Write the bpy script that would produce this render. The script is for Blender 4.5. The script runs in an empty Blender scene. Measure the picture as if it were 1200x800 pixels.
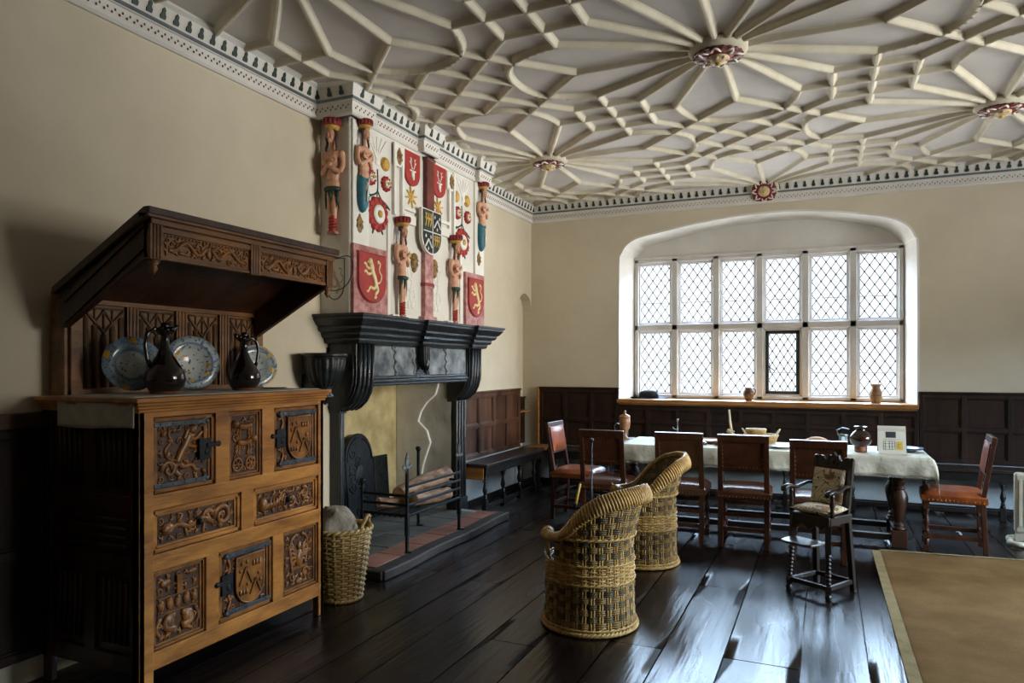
import bpy, bmesh, math, random
from mathutils import Vector, Matrix, noise
random.seed(7)
PI = math.pi
sc = bpy.context.scene
COL = sc.collection
R = math.radians

# ---------------------------------------------------------------- materials
def lin(c):
    if isinstance(c, str):
        c = c.lstrip('#'); c = [int(c[i:i+2], 16)/255 for i in (0, 2, 4)]
    return tuple(((x/12.92) if x <= .04045 else ((x+.055)/1.055)**2.4) for x in c[:3]) + (1,)

def mat(name, c1, c2=None, rough=.6, scale=6., stretch=(1, 1, 1), bump=0., bscale=None, metal=0., detail=5., lo=.35, hi=.65, spec=.5, coat=0., c3=None, sheen=0., rvar=0.):
    m = bpy.data.materials.new(name); m.use_nodes = True
    nt = m.node_tree; N = nt.nodes; L = nt.links
    b = N['Principled BSDF']
    b.inputs['Roughness'].default_value = rough; b.inputs['Metallic'].default_value = metal
    b.inputs['Specular IOR Level'].default_value = spec
    b.inputs['Coat Weight'].default_value = coat
    b.inputs['Sheen Weight'].default_value = sheen
    tc = N.new('ShaderNodeTexCoord'); mp = N.new('ShaderNodeMapping'); mp.inputs['Scale'].default_value = stretch
    L.new(tc.outputs['Object'], mp.inputs['Vector'])
    nz = N.new('ShaderNodeTexNoise'); nz.inputs['Scale'].default_value = scale; nz.inputs['Detail'].default_value = detail
    nz.inputs['Roughness'].default_value = .6
    L.new(mp.outputs['Vector'], nz.inputs['Vector'])
    if c2:
        cr = N.new('ShaderNodeValToRGB'); e = cr.color_ramp.elements
        e[0].position = lo; e[0].color = lin(c1); e[1].position = hi; e[1].color = lin(c2)
        if c3:
            q = e.new(min(.98, hi+.15)); q.color = lin(c3)
        L.new(nz.outputs['Fac'], cr.inputs['Fac']); L.new(cr.outputs['Color'], b.inputs['Base Color'])
    else:
        b.inputs['Base Color'].default_value = lin(c1)
    if rvar:
        mr = N.new('ShaderNodeMapRange'); mr.inputs['From Min'].default_value = .3; mr.inputs['From Max'].default_value = .7
        mr.inputs['To Min'].default_value = max(.02, rough-rvar); mr.inputs['To Max'].default_value = min(1, rough+rvar)
        L.new(nz.outputs['Fac'], mr.inputs['Value']); L.new(mr.outputs['Result'], b.inputs['Roughness'])
    if bump:
        nb = N.new('ShaderNodeTexNoise'); nb.inputs['Scale'].default_value = bscale or scale*4; nb.inputs['Detail'].default_value = 4
        L.new(mp.outputs['Vector'], nb.inputs['Vector'])
        bp = N.new('ShaderNodeBump'); bp.inputs['Strength'].default_value = bump; bp.inputs['Distance'].default_value = .01
        L.new(nb.outputs['Fac'], bp.inputs['Height']); L.new(bp.outputs['Normal'], b.inputs['Normal'])
    return m

M = {}
M['plaster'] = mat('plaster', '#c3b7a0', '#d2c6b0', rough=.9, scale=1.3, bump=.35, bscale=7, spec=.2, lo=.3, hi=.7)
M['white_plaster'] = mat('white_plaster', '#cfcac1', '#dcd8d0', rough=.85, scale=2., bump=.3, bscale=9, spec=.2)
M['ceiling'] = mat('ceiling_plaster', '#bdb7b0', '#cbc5be', rough=.9, scale=1.6, bump=.3, bscale=8, spec=.2)
M['rib'] = mat('rib_plaster', '#bfb6a0', '#cec6b3', rough=.85, scale=5., bump=.25, bscale=20, spec=.2)
M['dado_plaster'] = mat('dado_plaster', '#a9b2b4', '#c2c8c8', rough=.85, scale=4, bump=.3, bscale=10)
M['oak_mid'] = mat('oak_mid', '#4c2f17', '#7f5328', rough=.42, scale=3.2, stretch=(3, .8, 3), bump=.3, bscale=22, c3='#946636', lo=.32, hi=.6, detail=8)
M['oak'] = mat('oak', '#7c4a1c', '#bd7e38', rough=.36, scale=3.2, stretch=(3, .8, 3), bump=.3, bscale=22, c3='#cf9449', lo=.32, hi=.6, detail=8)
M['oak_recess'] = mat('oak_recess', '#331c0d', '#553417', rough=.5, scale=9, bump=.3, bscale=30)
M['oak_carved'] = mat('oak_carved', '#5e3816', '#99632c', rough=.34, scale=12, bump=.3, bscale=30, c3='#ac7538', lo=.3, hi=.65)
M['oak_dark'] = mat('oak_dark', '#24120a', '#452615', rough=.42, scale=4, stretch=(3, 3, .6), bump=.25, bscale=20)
M['oak_grey'] = mat('oak_grey', '#3d2a1a', '#6a5034', rough=.5, scale=6, stretch=(3, 3, .5), bump=.3, bscale=20)
M['panel_dark'] = mat('panel_dark', '#1c100a', '#342015', rough=.5, spec=.25, scale=4, stretch=(2, 2, .5), bump=.25, bscale=16)
M['panel_red'] = mat('panel_red', '#341d12', '#61402b', rough=.38, scale=4, stretch=(2, 2, .5), bump=.25, bscale=16)
M['black_wood'] = mat('black_wood', '#0e0a09', '#1f1713', rough=.38, scale=6, bump=.2, bscale=20)
M['bench_top'] = mat('bench_top', '#1a1413', '#3b302b', rough=.3, scale=5, stretch=(.5, .5, 4), bump=.2, bscale=16)
M['honey_wood'] = mat('honey_wood', '#8c5a25', '#b87f3e', rough=.45, scale=4, stretch=(.6, 6, 6), bump=.2, bscale=18)
M['chair_wood'] = mat('chair_wood', '#2e160c', '#4b2918', rough=.35, scale=8, stretch=(3, 3, .6), bump=.15, bscale=20)
M['chair_leather'] = mat('chair_leather', '#361a10', '#56301f', rough=.33, scale=7, bump=.2, bscale=40, spec=.6, c3='#703c26')
M['tan_leather'] = mat('tan_leather', '#622c14', '#944c22', rough=.33, scale=6, bump=.2, bscale=40, c3='#a55c2c')
M['brass'] = mat('brass', '#7c5a26', '#b08a42', rough=.35, metal=1, scale=14)
M['iron'] = mat('iron', '#121314', '#25282a', rough=.5, metal=.6, scale=14, bump=.3, bscale=50)
M['iron_grey'] = mat('iron_grey', '#3a4045', '#5a6065', rough=.45, metal=.7, scale=14, bump=.3, bscale=50)
M['slate'] = mat('slate', '#0d1012', '#23282b', rough=.38, scale=5, bump=.5, bscale=22, rvar=.12, c3='#3c4348', lo=.3, hi=.7)
M['slate_frieze'] = mat('slate_frieze', '#2c2f31', '#7b7f80', rough=.5, scale=7, bump=.6, bscale=20, lo=.38, hi=.62, c3='#94989a')
M['tile'] = mat('hearth_tile', '#6a3f32', '#9c6a5b', rough=.55, scale=3, bump=.3, bscale=20)
M['stone_dark'] = mat('stone_dark', '#1d1815', '#37302b', rough=.6, scale=4, bump=.6, bscale=14)
M['grout'] = mat('grout', '#8d8377', '#a39a8c', rough=.9)
M['ash_floor'] = mat('ash_floor', '#3b3c38', '#5b5b54', rough=.8, scale=3, bump=.3)
M['fire_yellow'] = mat('fire_yellow', '#8f7f54', '#bfae82', rough=.9, scale=3, bump=.7, bscale=12, c3='#c7ba92')
M['fire_grey'] = mat('fire_grey', '#b3b0a7', '#c6c3ba', rough=.9, scale=2.5, bump=.7, bscale=9)
M['fire_white'] = mat('fire_white', '#d2cec4', '#e2dfd6', rough=.9, scale=2.5, bump=.7, bscale=9)
M['log'] = mat('bark', '#6a4c38', '#a98a72', rough=.85, scale=9, stretch=(1, 3, 3), bump=.9, bscale=20, c3='#c4a58c')
M['log_end'] = mat('log_end', '#a57c4f', '#c8a273', rough=.8, scale=12)
M['straw'] = mat('straw', '#a17c42', '#ccaa68', rough=.45, scale=22, c3='#dcc086', bump=.2, bscale=90)
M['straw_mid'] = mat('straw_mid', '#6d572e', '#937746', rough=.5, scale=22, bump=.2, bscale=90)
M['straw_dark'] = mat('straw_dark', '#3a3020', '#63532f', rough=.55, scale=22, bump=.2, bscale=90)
M['straw_pale'] = mat('straw_pale', '#b29a72', '#d0bc94', rough=.5, scale=22)
M['linen'] = mat('linen', '#b3b1a0', '#c9c7b8', rough=.9, scale=5, bump=1., bscale=14)
M['runner'] = mat('runner_cloth', '#b0a99a', '#c6bfb0', rough=.9, scale=18, bump=.5, bscale=150)
M['rug'] = mat('rug', '#634a2a', '#7a5f3c', rough=1, scale=2.2, bump=.6, bscale=160, spec=.1)
M['rug_edge'] = mat('rug_edge', '#80714f', '#938462', rough=1, scale=8, bump=.6, bscale=120, spec=.1)
M['sack'] = mat('sackcloth', '#8b7f6c', '#b0a491', rough=.95, scale=9, bump=.9, bscale=28)
M['black_glaze'] = mat('black_glaze', '#0b0706', '#1c110d', rough=.12, scale=6, coat=.5)
M['brown_glaze'] = mat('brown_glaze', '#1d0f0a', '#3b1d12', rough=.15, scale=8, coat=.4)
M['terracotta'] = mat('terracotta', '#6a3a26', '#8d5438', rough=.6, scale=10)
M['pot_brown'] = mat('pot_brown', '#4e2c17', '#7f5330', rough=.25, scale=14, coat=.2)
M['pot_tan'] = mat('pot_tan', '#6f5230', '#9a7448', rough=.5, scale=10)
M['turned_wood'] = mat('turned_wood', '#7f5433', '#a97c55', rough=.4, scale=9, stretch=(1, 1, 5))
M['pewter'] = mat('pewter', '#6b7075', '#8f959a', rough=.28, metal=.9, scale=10)
M['white_glaze'] = mat('white_glaze', '#c4c8c8', '#d9dcda', rough=.25, scale=8)
M['blue_plate'] = mat('blue_plate', '#5e6d80', '#8593a3', rough=.25, scale=8)
M['wax'] = mat('wax', '#cdbf9c', '#ddd2b4', rough=.5)
M['tallow'] = mat('tallow', '#b38a34', '#c9a44c', rough=.5)
M['bread'] = mat('bread', '#a8794a', '#d0a878', rough=.85, scale=10, bump=.4)
M['card'] = mat('card', '#c4c2b4', '#cfcdc0', rough=.7)
M['ink'] = mat('ink', '#2a2e33', rough=.7)
M['yellow_print'] = mat('yellow_print', '#c9a93a', rough=.7)
M['cream_plastic'] = mat('cream_plastic', '#a9a28c', '#b6b09c', rough=.4)
M['dark_felt'] = mat('dark_felt', '#0c0d10', '#1a1b20', rough=.95, scale=10)
M['p_white'] = mat('painted_white', '#d9d5cb', '#e4e1d9', rough=.75, scale=4, bump=.3, bscale=16)
M['p_red'] = mat('painted_red', '#8c2018', '#a82c20', rough=.55, scale=10, bump=.2)
M['p_crimson'] = mat('painted_crimson', '#6d1a1a', '#8c2824', rough=.55, scale=10)
M['p_marble'] = mat('painted_marble', '#8c4a48', '#bd8a84', rough=.5, scale=16, detail=8, c3='#cfa8a2', lo=.35, hi=.62)
M['p_brownred'] = mat('painted_brownred', '#4a1c12', '#70301f', rough=.5, scale=8)
M['p_gold'] = mat('painted_gold', '#a87f2a', '#d1aa50', rough=.4, scale=14, c3='#e0c070')
M['p_palegold'] = mat('painted_palegold', '#d0b878', '#e6d6a4', rough=.5, scale=14)
M['p_green'] = mat('painted_green', '#16281f', '#223a2e', rough=.5, scale=10)
M['p_teal'] = mat('painted_teal', '#1d5664', '#2b6f7e', rough=.5, scale=10)
M['p_black'] = mat('painted_black', '#111315', '#1d2024', rough=.5)
M['p_grey'] = mat('painted_grey', '#596063', '#6b7275', rough=.6)
M['p_brown'] = mat('painted_brown', '#523a16', '#957336', rough=.5, scale=30)
M['p_skin'] = mat('painted_skin', '#b98668', '#d2a184', rough=.5, scale=8)
M['p_hair'] = mat('painted_hair', '#3b2416', '#553823', rough=.6, scale=20)
M['p_sidebeige'] = mat('painted_tan', '#b59a8c', rough=.7)
M['window_stone'] = mat('window_stone', '#c5c0ba', '#d3cfca', rough=.6, scale=4, bump=.15, bscale=20)
M['lead'] = mat('lead', '#2c3133', '#41474a', rough=.6, metal=.4)
M['casement'] = mat('casement_iron', '#18211f', '#27322f', rough=.5)

def glass_mat():
    m = bpy.data.materials.new('window_glass'); m.use_nodes = True
    nt = m.node_tree; N = nt.nodes; L = nt.links
    N.remove(N['Principled BSDF'])
    t = N.new('ShaderNodeBsdfTransparent'); g = N.new('ShaderNodeBsdfGlossy'); mx = N.new('ShaderNodeMixShader')
    nz = N.new('ShaderNodeTexNoise'); nz.inputs['Scale'].default_value = 1.3
    tc = N.new('ShaderNodeTexCoord'); L.new(tc.outputs['Object'], nz.inputs['Vector'])
    cr = N.new('ShaderNodeValToRGB'); e = cr.color_ramp.elements
    e[0].position = .35; e[0].color = (.90, .92, .93, 1); e[1].position = .6; e[1].color = (.97, .985, .99, 1)
    L.new(nz.outputs['Fac'], cr.inputs['Fac']); L.new(cr.outputs['Color'], t.inputs['Color'])
    g.inputs['Roughness'].default_value = .05
    mx.inputs[0].default_value = .05
    L.new(t.outputs[0], mx.inputs[1]); L.new(g.outputs[0], mx.inputs[2]); L.new(mx.outputs[0], N['Material Output'].inputs['Surface'])
    return m
M['glass'] = glass_mat()

def clear_glass():
    m = mat('clear_glass', '#dfe8ea', rough=.05); b = m.node_tree.nodes['Principled BSDF']
    b.inputs['Transmission Weight'].default_value = .9; b.inputs['IOR'].default_value = 1.3
    return m
M['clear'] = clear_glass()

def plate_mat(name, seed, ring, centre, spots, ymask):
    m = bpy.data.materials.new(name); m.use_nodes = True
    nt = m.node_tree; N = nt.nodes; L = nt.links; b = N['Principled BSDF']; b.inputs['Roughness'].default_value = .18
    tc = N.new('ShaderNodeTexCoord')
    ln = N.new('ShaderNodeVectorMath'); ln.operation = 'LENGTH'
    mul = N.new('ShaderNodeVectorMath'); mul.operation = 'MULTIPLY'; mul.inputs[1].default_value = (1, 1, 0)
    L.new(tc.outputs['Object'], mul.inputs[0]); L.new(mul.outputs[0], ln.inputs[0])
    cr = N.new('ShaderNodeValToRGB'); e = cr.color_ramp.elements; cr.color_ramp.interpolation = 'LINEAR'
    mr = N.new('ShaderNodeMapRange'); mr.inputs['From Max'].default_value = .155
    L.new(ln.outputs['Value'], mr.inputs['Value']); L.new(mr.outputs['Result'], cr.inputs['Fac'])
    e[0].position = 0; e[0].color = lin(centre); e[1].position = 1; e[1].color = lin('#8a8468')
    for p, c in ring:
        q = e.new(p); q.color = lin(c)
    def layer(scale, lo, col, prev, typ='noise', sd=0., mask=None):
        if typ == 'noise':
            nz = N.new('ShaderNodeTexNoise'); nz.inputs['Detail'].default_value = 3; out = nz.outputs['Fac']
        else:
            nz = N.new('ShaderNodeTexVoronoi'); out = nz.outputs['Distance']
        nz.inputs['Scale'].default_value = scale
        mp = N.new('ShaderNodeMapping'); mp.inputs['Location'].default_value = (seed+sd, seed*2+sd, 0)
        L.new(tc.outputs['Object'], mp.inputs['Vector']); L.new(mp.outputs['Vector'], nz.inputs['Vector'])
        g = N.new('ShaderNodeMapRange')
        if typ == 'noise':
            g.inputs['From Min'].default_value = lo; g.inputs['From Max'].default_value = lo+.04
        else:
            g.inputs['From Min'].default_value = lo; g.inputs['From Max'].default_value = lo-.06
        L.new(out, g.inputs['Value'])
        fac = g.outputs['Result']
        if mask:
            c1_ = N.new('ShaderNodeMapRange'); c1_.inputs['From Min'].default_value = mask[0]; c1_.inputs['From Max'].default_value = mask[0]+.03
            c2_ = N.new('ShaderNodeMapRange'); c2_.inputs['From Min'].default_value = mask[1]; c2_.inputs['From Max'].default_value = mask[1]-.03
            L.new(mr.outputs['Result'], c1_.inputs['Value']); L.new(mr.outputs['Result'], c2_.inputs['Value'])
            m1 = N.new('ShaderNodeMath'); m1.operation = 'MULTIPLY'; L.new(c1_.outputs['Result'], m1.inputs[0]); L.new(c2_.outputs['Result'], m1.inputs[1])
            m2_ = N.new('ShaderNodeMath'); m2_.operation = 'MULTIPLY'; L.new(m1.outputs[0], m2_.inputs[0]); L.new(fac, m2_.inputs[1]); fac = m2_.outputs[0]
        mx = N.new('ShaderNodeMix'); mx.data_type = 'RGBA'
        L.new(fac, mx.inputs['Factor']); L.new(prev, mx.inputs['A']); mx.inputs['B'].default_value = lin(col)
        return mx.outputs['Result']
    o = layer(46, .56, '#5b6f8c', cr.outputs['Color'], mask=(.6, .95))
    o = layer(60, .57, '#51694f', o, sd=3, mask=(.5, .95))
    o = layer(spots, .34, '#c79224', o, 'v', 5, mask=ymask)
    o = layer(70, .6, '#37506f', o, sd=9, mask=(.0, .5))
    L.new(o, b.inputs['Base Color'])
    return m
M['plate_a'] = plate_mat('maiolica_a', 1.3, [(.42, '#a9b2b4'), (.47, '#5d6f86'), (.6, '#8a99a8'), (.7, '#6f8296'), (.94, '#8291a0')], '#c3c7c4', 15, (.68, .95))
M['plate_b'] = plate_mat('maiolica_b', 4.1, [(.5, '#c2c6c4'), (.62, '#a7afb0'), (.7, '#53688a'), (.76, '#b3babc'), (.92, '#8592a4')], '#c9ccc6', 19, (.25, .72))
M['plate_c'] = plate_mat('maiolica_c', 7.7, [(.5, '#b4bab8'), (.62, '#9aa4a6'), (.7, '#5a6c88'), (.78, '#a9b2b4'), (.92, '#7c8a9c')], '#b8bcb8', 22, (.55, .95))

def floral_mat():
    m = bpy.data.materials.new('floral_tapestry'); m.use_nodes = True
    nt = m.node_tree; N = nt.nodes; L = nt.links; b = N['Principled BSDF']; b.inputs['Roughness'].default_value = .9
    tc = N.new('ShaderNodeTexCoord')
    wn = N.new('ShaderNodeTexNoise'); wn.inputs['Scale'].default_value = 13; wn.inputs['Detail'].default_value = .5
    L.new(tc.outputs['Object'], wn.inputs['Vector'])
    wm = N.new('ShaderNodeMath'); wm.operation = 'MULTIPLY'; wm.inputs[1].default_value = 30; L.new(wn.outputs['Fac'], wm.inputs[0])
    ws = N.new('ShaderNodeMath'); ws.operation = 'SINE'; L.new(wm.outputs[0], ws.inputs[0])
    wv = N.new('ShaderNodeMath'); wv.operation = 'ABSOLUTE'; L.new(ws.outputs[0], wv.inputs[0])
    cr = N.new('ShaderNodeValToRGB'); e = cr.color_ramp.elements
    e[0].position = .15; e[0].color = lin('#54422e'); e[1].position = .42; e[1].color = lin('#c2b69c')
    L.new(wv.outputs[0], cr.inputs['Fac'])
    nz = N.new('ShaderNodeTexNoise'); nz.inputs['Scale'].default_value = 14; L.new(tc.outputs['Object'], nz.inputs['Vector'])
    g = N.new('ShaderNodeMapRange'); g.inputs['From Min'].default_value = .56; g.inputs['From Max'].default_value = .62; L.new(nz.outputs['Fac'], g.inputs['Value'])
    mx = N.new('ShaderNodeMix'); mx.data_type = 'RGBA'; L.new(g.outputs['Result'], mx.inputs['Factor'])
    L.new(cr.outputs['Color'], mx.inputs['A']); mx.inputs['B'].default_value = lin('#7a5f42'); L.new(mx.outputs['Result'], b.inputs['Base Color'])
    return m
M['floral'] = floral_mat()

def floor_mat():
    m = bpy.data.materials.new('dark_boards'); m.use_nodes = True
    nt = m.node_tree; N = nt.nodes; L = nt.links; b = N['Principled BSDF']
    tc = N.new('ShaderNodeTexCoord'); mp = N.new('ShaderNodeMapping'); mp.inputs['Scale'].default_value = (9, .7, 1)
    L.new(tc.outputs['Object'], mp.inputs['Vector'])
    nz = N.new('ShaderNodeTexNoise'); nz.inputs['Scale'].default_value = 2.2; nz.inputs['Detail'].default_value = 8; L.new(mp.outputs['Vector'], nz.inputs['Vector'])
    at = N.new('ShaderNodeAttribute'); at.attribute_name = 'shade'
    cr = N.new('ShaderNodeValToRGB'); e = cr.color_ramp.elements
    e[0].position = .3; e[0].color = lin('#0a0808'); e[1].position = .75; e[1].color = lin('#211816')
    L.new(nz.outputs['Fac'], cr.inputs['Fac'])
    mx = N.new('ShaderNodeMix'); mx.data_type = 'RGBA'; mx.blend_type = 'MULTIPLY'; mx.inputs['Factor'].default_value = 1
    L.new(cr.outputs['Color'], mx.inputs['A']); L.new(at.outputs['Color'], mx.inputs['B'])
    # worn scuffs
    n2 = N.new('ShaderNodeTexNoise'); n2.inputs['Scale'].default_value = 1.1; n2.inputs['Detail'].default_value = 2; n2.inputs['Roughness'].default_value = .45
    mp2 = N.new('ShaderNodeMapping'); mp2.inputs['Scale'].default_value = (2.5, .6, 1); L.new(tc.outputs['Object'], mp2.inputs['Vector']); L.new(mp2.outputs['Vector'], n2.inputs['Vector'])
    g = N.new('ShaderNodeMapRange'); g.inputs['From Min'].default_value = .58; g.inputs['From Max'].default_value = .8; g.inputs['To Max'].default_value = .3; L.new(n2.outputs['Fac'], g.inputs['Value'])
    m2 = N.new('ShaderNodeMix'); m2.data_type = 'RGBA'; L.new(g.outputs['Result'], m2.inputs['Factor']); L.new(mx.outputs['Result'], m2.inputs['A']); m2.inputs['B'].default_value = lin('#4b4039')
    L.new(m2.outputs['Result'], b.inputs['Base Color'])
    r = N.new('ShaderNodeMapRange'); r.inputs['From Min'].default_value = .3; r.inputs['From Max'].default_value = .7; r.inputs['To Min'].default_value = .2; r.inputs['To Max'].default_value = .33
    L.new(n2.outputs['Fac'], r.inputs['Value']); L.new(r.outputs['Result'], b.inputs['Roughness'])
    n3 = N.new('ShaderNodeTexNoise'); n3.inputs['Scale'].default_value = 2.5; n3.inputs['Detail'].default_value = 6; L.new(mp.outputs['Vector'], n3.inputs['Vector'])
    bp = N.new('ShaderNodeBump'); bp.inputs['Strength'].default_value = .35; bp.inputs['Distance'].default_value = .012
    L.new(n3.outputs['Fac'], bp.inputs['Height']); L.new(bp.outputs['Normal'], b.inputs['Normal'])
    b.inputs['Specular IOR Level'].default_value = .42
    return m
M['floor'] = floor_mat()

# ---------------------------------------------------------------- mesh builder
I4 = Matrix.Identity(4)
def frame(o, u, v, n):
    m = Matrix.Identity(4)
    for i, a in enumerate((u, v, n)):
        for k in range(3): m[k][i] = a[k]
    for k in range(3): m[k][3] = o[k]
    return m
def T(x=0, y=0, z=0): return Matrix.Translation((x, y, z))
def RX(a): return Matrix.Rotation(R(a), 4, 'X')
def RY(a): return Matrix.Rotation(R(a), 4, 'Y')
def RZ(a): return Matrix.Rotation(R(a), 4, 'Z')
def S(x, y=None, z=None):
    y = x if y is None else y; z = x if z is None else z
    return Matrix.Diagonal((x, y, z, 1))

class MB:
    def __init__(s): s.v = []; s.f = []; s.sm = []; s.mi = []; s.m = 0
    def add(s, vs, fs, X=I4, smooth=False):
        o = len(s.v); s.v += [tuple(X @ Vector(p)) for p in vs]
        flip = X.to_3x3().determinant() < 0
        for f in fs:
            f = [o+i for i in f]
            if flip: f = f[::-1]
            s.f.append(f); s.sm.append(smooth); s.mi.append(s.m)
        return s
    def box(s, x0, x1, y0, y1, z0, z1, X=I4):
        if x0 > x1: x0, x1 = x1, x0
        if y0 > y1: y0, y1 = y1, y0
        if z0 > z1: z0, z1 = z1, z0
        v = [(x, y, z) for x in (x0, x1) for y in (y0, y1) for z in (z0, z1)]
        return s.add(v, [(0, 1, 3, 2), (4, 6, 7, 5), (0, 4, 5, 1), (2, 3, 7, 6), (0, 2, 6, 4), (1, 5, 7, 3)], X)
    def cbox(s, c, d, X=I4):
        return s.box(c[0]-d[0]/2, c[0]+d[0]/2, c[1]-d[1]/2, c[1]+d[1]/2, c[2]-d[2]/2, c[2]+d[2]/2, X)
    def beam(s, a, b, w, h=None, up=(0, 0, 1), X=I4, w2=None, h2=None):
        a = Vector(a); b = Vector(b); h = h or w; w2 = w2 or w; h2 = h2 or h
        d = (b-a).normalized(); upv = Vector(up)
        if abs(d.dot(upv)) > .98: upv = Vector((0, 1, 0))
        sx = d.cross(upv).normalized(); uz = sx.cross(d)
        vs = [a+sx*i*w/2+uz*j*h/2 for i, j in ((-1, -1), (1, -1), (1, 1), (-1, 1))] + [b+sx*i*w2/2+uz*j*h2/2 for i, j in ((-1, -1), (1, -1), (1, 1), (-1, 1))]
        return s.add(vs, [(0, 1, 2, 3), (7, 6, 5, 4), (0, 4, 5, 1), (1, 5, 6, 2), (2, 6, 7, 3), (3, 7, 4, 0)], X)
    def lathe(s, prof, X=I4, n=20, smooth=True, cap=True):
        vs = []; fs = []
        for r, z in prof:
            for k in range(n):
                a = 2*PI*k/n; vs.append((r*math.cos(a), r*math.sin(a), z))
        for i in range(len(prof)-1):
            for k in range(n):
                k2 = (k+1) % n
                fs.append((i*n+k, i*n+k2, (i+1)*n+k2, (i+1)*n+k))
        if cap:
            if prof[0][0] > 1e-5: fs.append(tuple(range(n))[::-1])
            if prof[-1][0] > 1e-5: fs.append(tuple((len(prof)-1)*n+k for k in range(n)))
        return s.add(vs, fs, X, smooth)
    def tube(s, pts, rad, X=I4, n=6, closed=False, flat=None, cap=True, smooth=True):
        """flat: (axis Vector, factor) squashes the section along that axis"""
        pts = [Vector(p) for p in pts]; m = len(pts)
        if not hasattr(rad, '__len__'): rad = [rad]*m
        vs = []; fs = []; pn = None
        for i, p in enumerate(pts):
            if closed: d = pts[(i+1) % m]-pts[i-1]
            else: d = pts[min(i+1, m-1)]-pts[max(i-1, 0)]
            if d.length < 1e-9: d = Vector((0, 0, 1))
            d.normalize()
            if flat: ax = Vector(flat[0]); nrm = ax-d*ax.dot(d)
            elif pn is None:
                ax = Vector((0, 0, 1)) if abs(d.z) < .9 else Vector((1, 0, 0)); nrm = ax-d*ax.dot(d)
            else: nrm = pn-d*pn.dot(d)
            if nrm.length < 1e-6: nrm = d.orthogonal()
            nrm.normalize(); pn = nrm; bi = d.cross(nrm)
            fa = flat[1] if flat else 1
            for k in range(n):
                a = 2*PI*(k+.5)/n
                vs.append(p+nrm*math.cos(a)*rad[i]*fa+bi*math.sin(a)*rad[i])
        for i in range(m if closed else m-1):
            j = (i+1) % m
            for k in range(n):
                k2 = (k+1) % n; fs.append((i*n+k, i*n+k2, j*n+k2, j*n+k))
        if cap and not closed:
            fs.append(tuple(range(n))[::-1]); fs.append(tuple((m-1)*n+k for k in range(n)))
        return s.add(vs, fs, X, smooth)
    def prism(s, poly, z0, z1, X=I4, smooth=False):
        A = sum(poly[i][0]*poly[(i+1) % len(poly)][1]-poly[(i+1) % len(poly)][0]*poly[i][1] for i in range(len(poly)))
        if A < 0: poly = poly[::-1]
        n = len(poly); vs = [(x, y, z0) for x, y in poly]+[(x, y, z1) for x, y in poly]
        fs = [tuple(range(n))[::-1], tuple(range(n, 2*n))]+[(i, (i+1) % n, n+(i+1) % n, n+i) for i in range(n)]
        return s.add(vs, fs, X, smooth)
    def ell(s, c, r, X=I4, n=12, m=8, rot=None):
        if not hasattr(r, '__len__'): r = (r, r, r)
        vs = [(0, 0, -1)]; fs = []
        for i in range(1, m):
            a = -PI/2+PI*i/m
            for k in range(n):
                b = 2*PI*k/n; vs.append((math.cos(a)*math.cos(b), math.cos(a)*math.sin(b), math.sin(a)))
        vs.append((0, 0, 1)); e = len(vs)-1
        for k in range(n):
            k2 = (k+1) % n; fs.append((0, 1+k2, 1+k)); fs.append((e, e-n+k, e-n+k2))
            for i in range(m-2): fs.append((1+i*n+k, 1+i*n+k2, 1+(i+1)*n+k2, 1+(i+1)*n+k))
        Y = X @ T(*c) @ (rot or I4) @ S(*r)
        return s.add(vs, fs, Y, True)
    def grid(s, fn, nu, nv, X=I4, smooth=True, closed_u=False):
        vs = [fn(i/(nu if closed_u else nu-1), j/(nv-1)) for j in range(nv) for i in range(nu)]
        fs = []
        for j in range(nv-1):
            for i in range(nu if closed_u else nu-1):
                i2 = (i+1) % nu; fs.append((j*nu+i, j*nu+i2, (j+1)*nu+i2, (j+1)*nu+i))
        return s.add(vs, fs, X, smooth)
    def sweep(s, path, prof, closed=False, X=I4):
        """path: xy points, room on the left-hand side normal side; prof: (offset to the right normal, z)"""
        n = len(path); P = [Vector((p[0], p[1])) for p in path]; rows = []
        for i in range(n):
            a = P[i-1] if (i > 0 or closed) else None; b = P[(i+1) % n] if (i < n-1 or closed) else None
            d1 = (P[i]-a).normalized() if a is not None else None; d2 = (b-P[i]).normalized() if b is not None else None
            if d1 is None: d1 = d2
            if d2 is None: d2 = d1
            n1 = Vector((d1.y, -d1.x)); n2 = Vector((d2.y, -d2.x)); mm = n1+n2
            mm = mm/(mm.dot(n1)) if mm.length > 1e-6 else n1
            rows.append([(P[i].x+mm.x*o, P[i].y+mm.y*o, z) for o, z in prof])
        k = len(prof); vs = [p for r_ in rows for p in r_]; fs = []
        for i in range(n if closed else n-1):
            j = (i+1) % n
            for q in range(k-1): fs.append((i*k+q, j*k+q, j*k+q+1, i*k+q+1))
        return s.add(vs, fs, X)
    def pieces(s, name, m, parent=None, bevel=0):
        """every connected piece becomes an object of its own"""
        par = list(range(len(s.v)))
        def find(a):
            while par[a] != a: par[a] = par[par[a]]; a = par[a]
            return a
        for f in s.f:
            r0 = find(f[0])
            for i in f[1:]: par[find(i)] = r0
        groups = {}
        for k, f in enumerate(s.f): groups.setdefault(find(f[0]), []).append(k)
        out = []
        for g in groups.values():
            q = MB(); mp_ = {}
            for k in g:
                nf = []
                for i in s.f[k]:
                    if i not in mp_: mp_[i] = len(q.v); q.v.append(s.v[i])
                    nf.append(mp_[i])
                q.f.append(nf); q.sm.append(s.sm[k]); q.mi.append(s.mi[k])
            out.append(q.build(name, m, parent, bevel))
        return out
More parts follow.
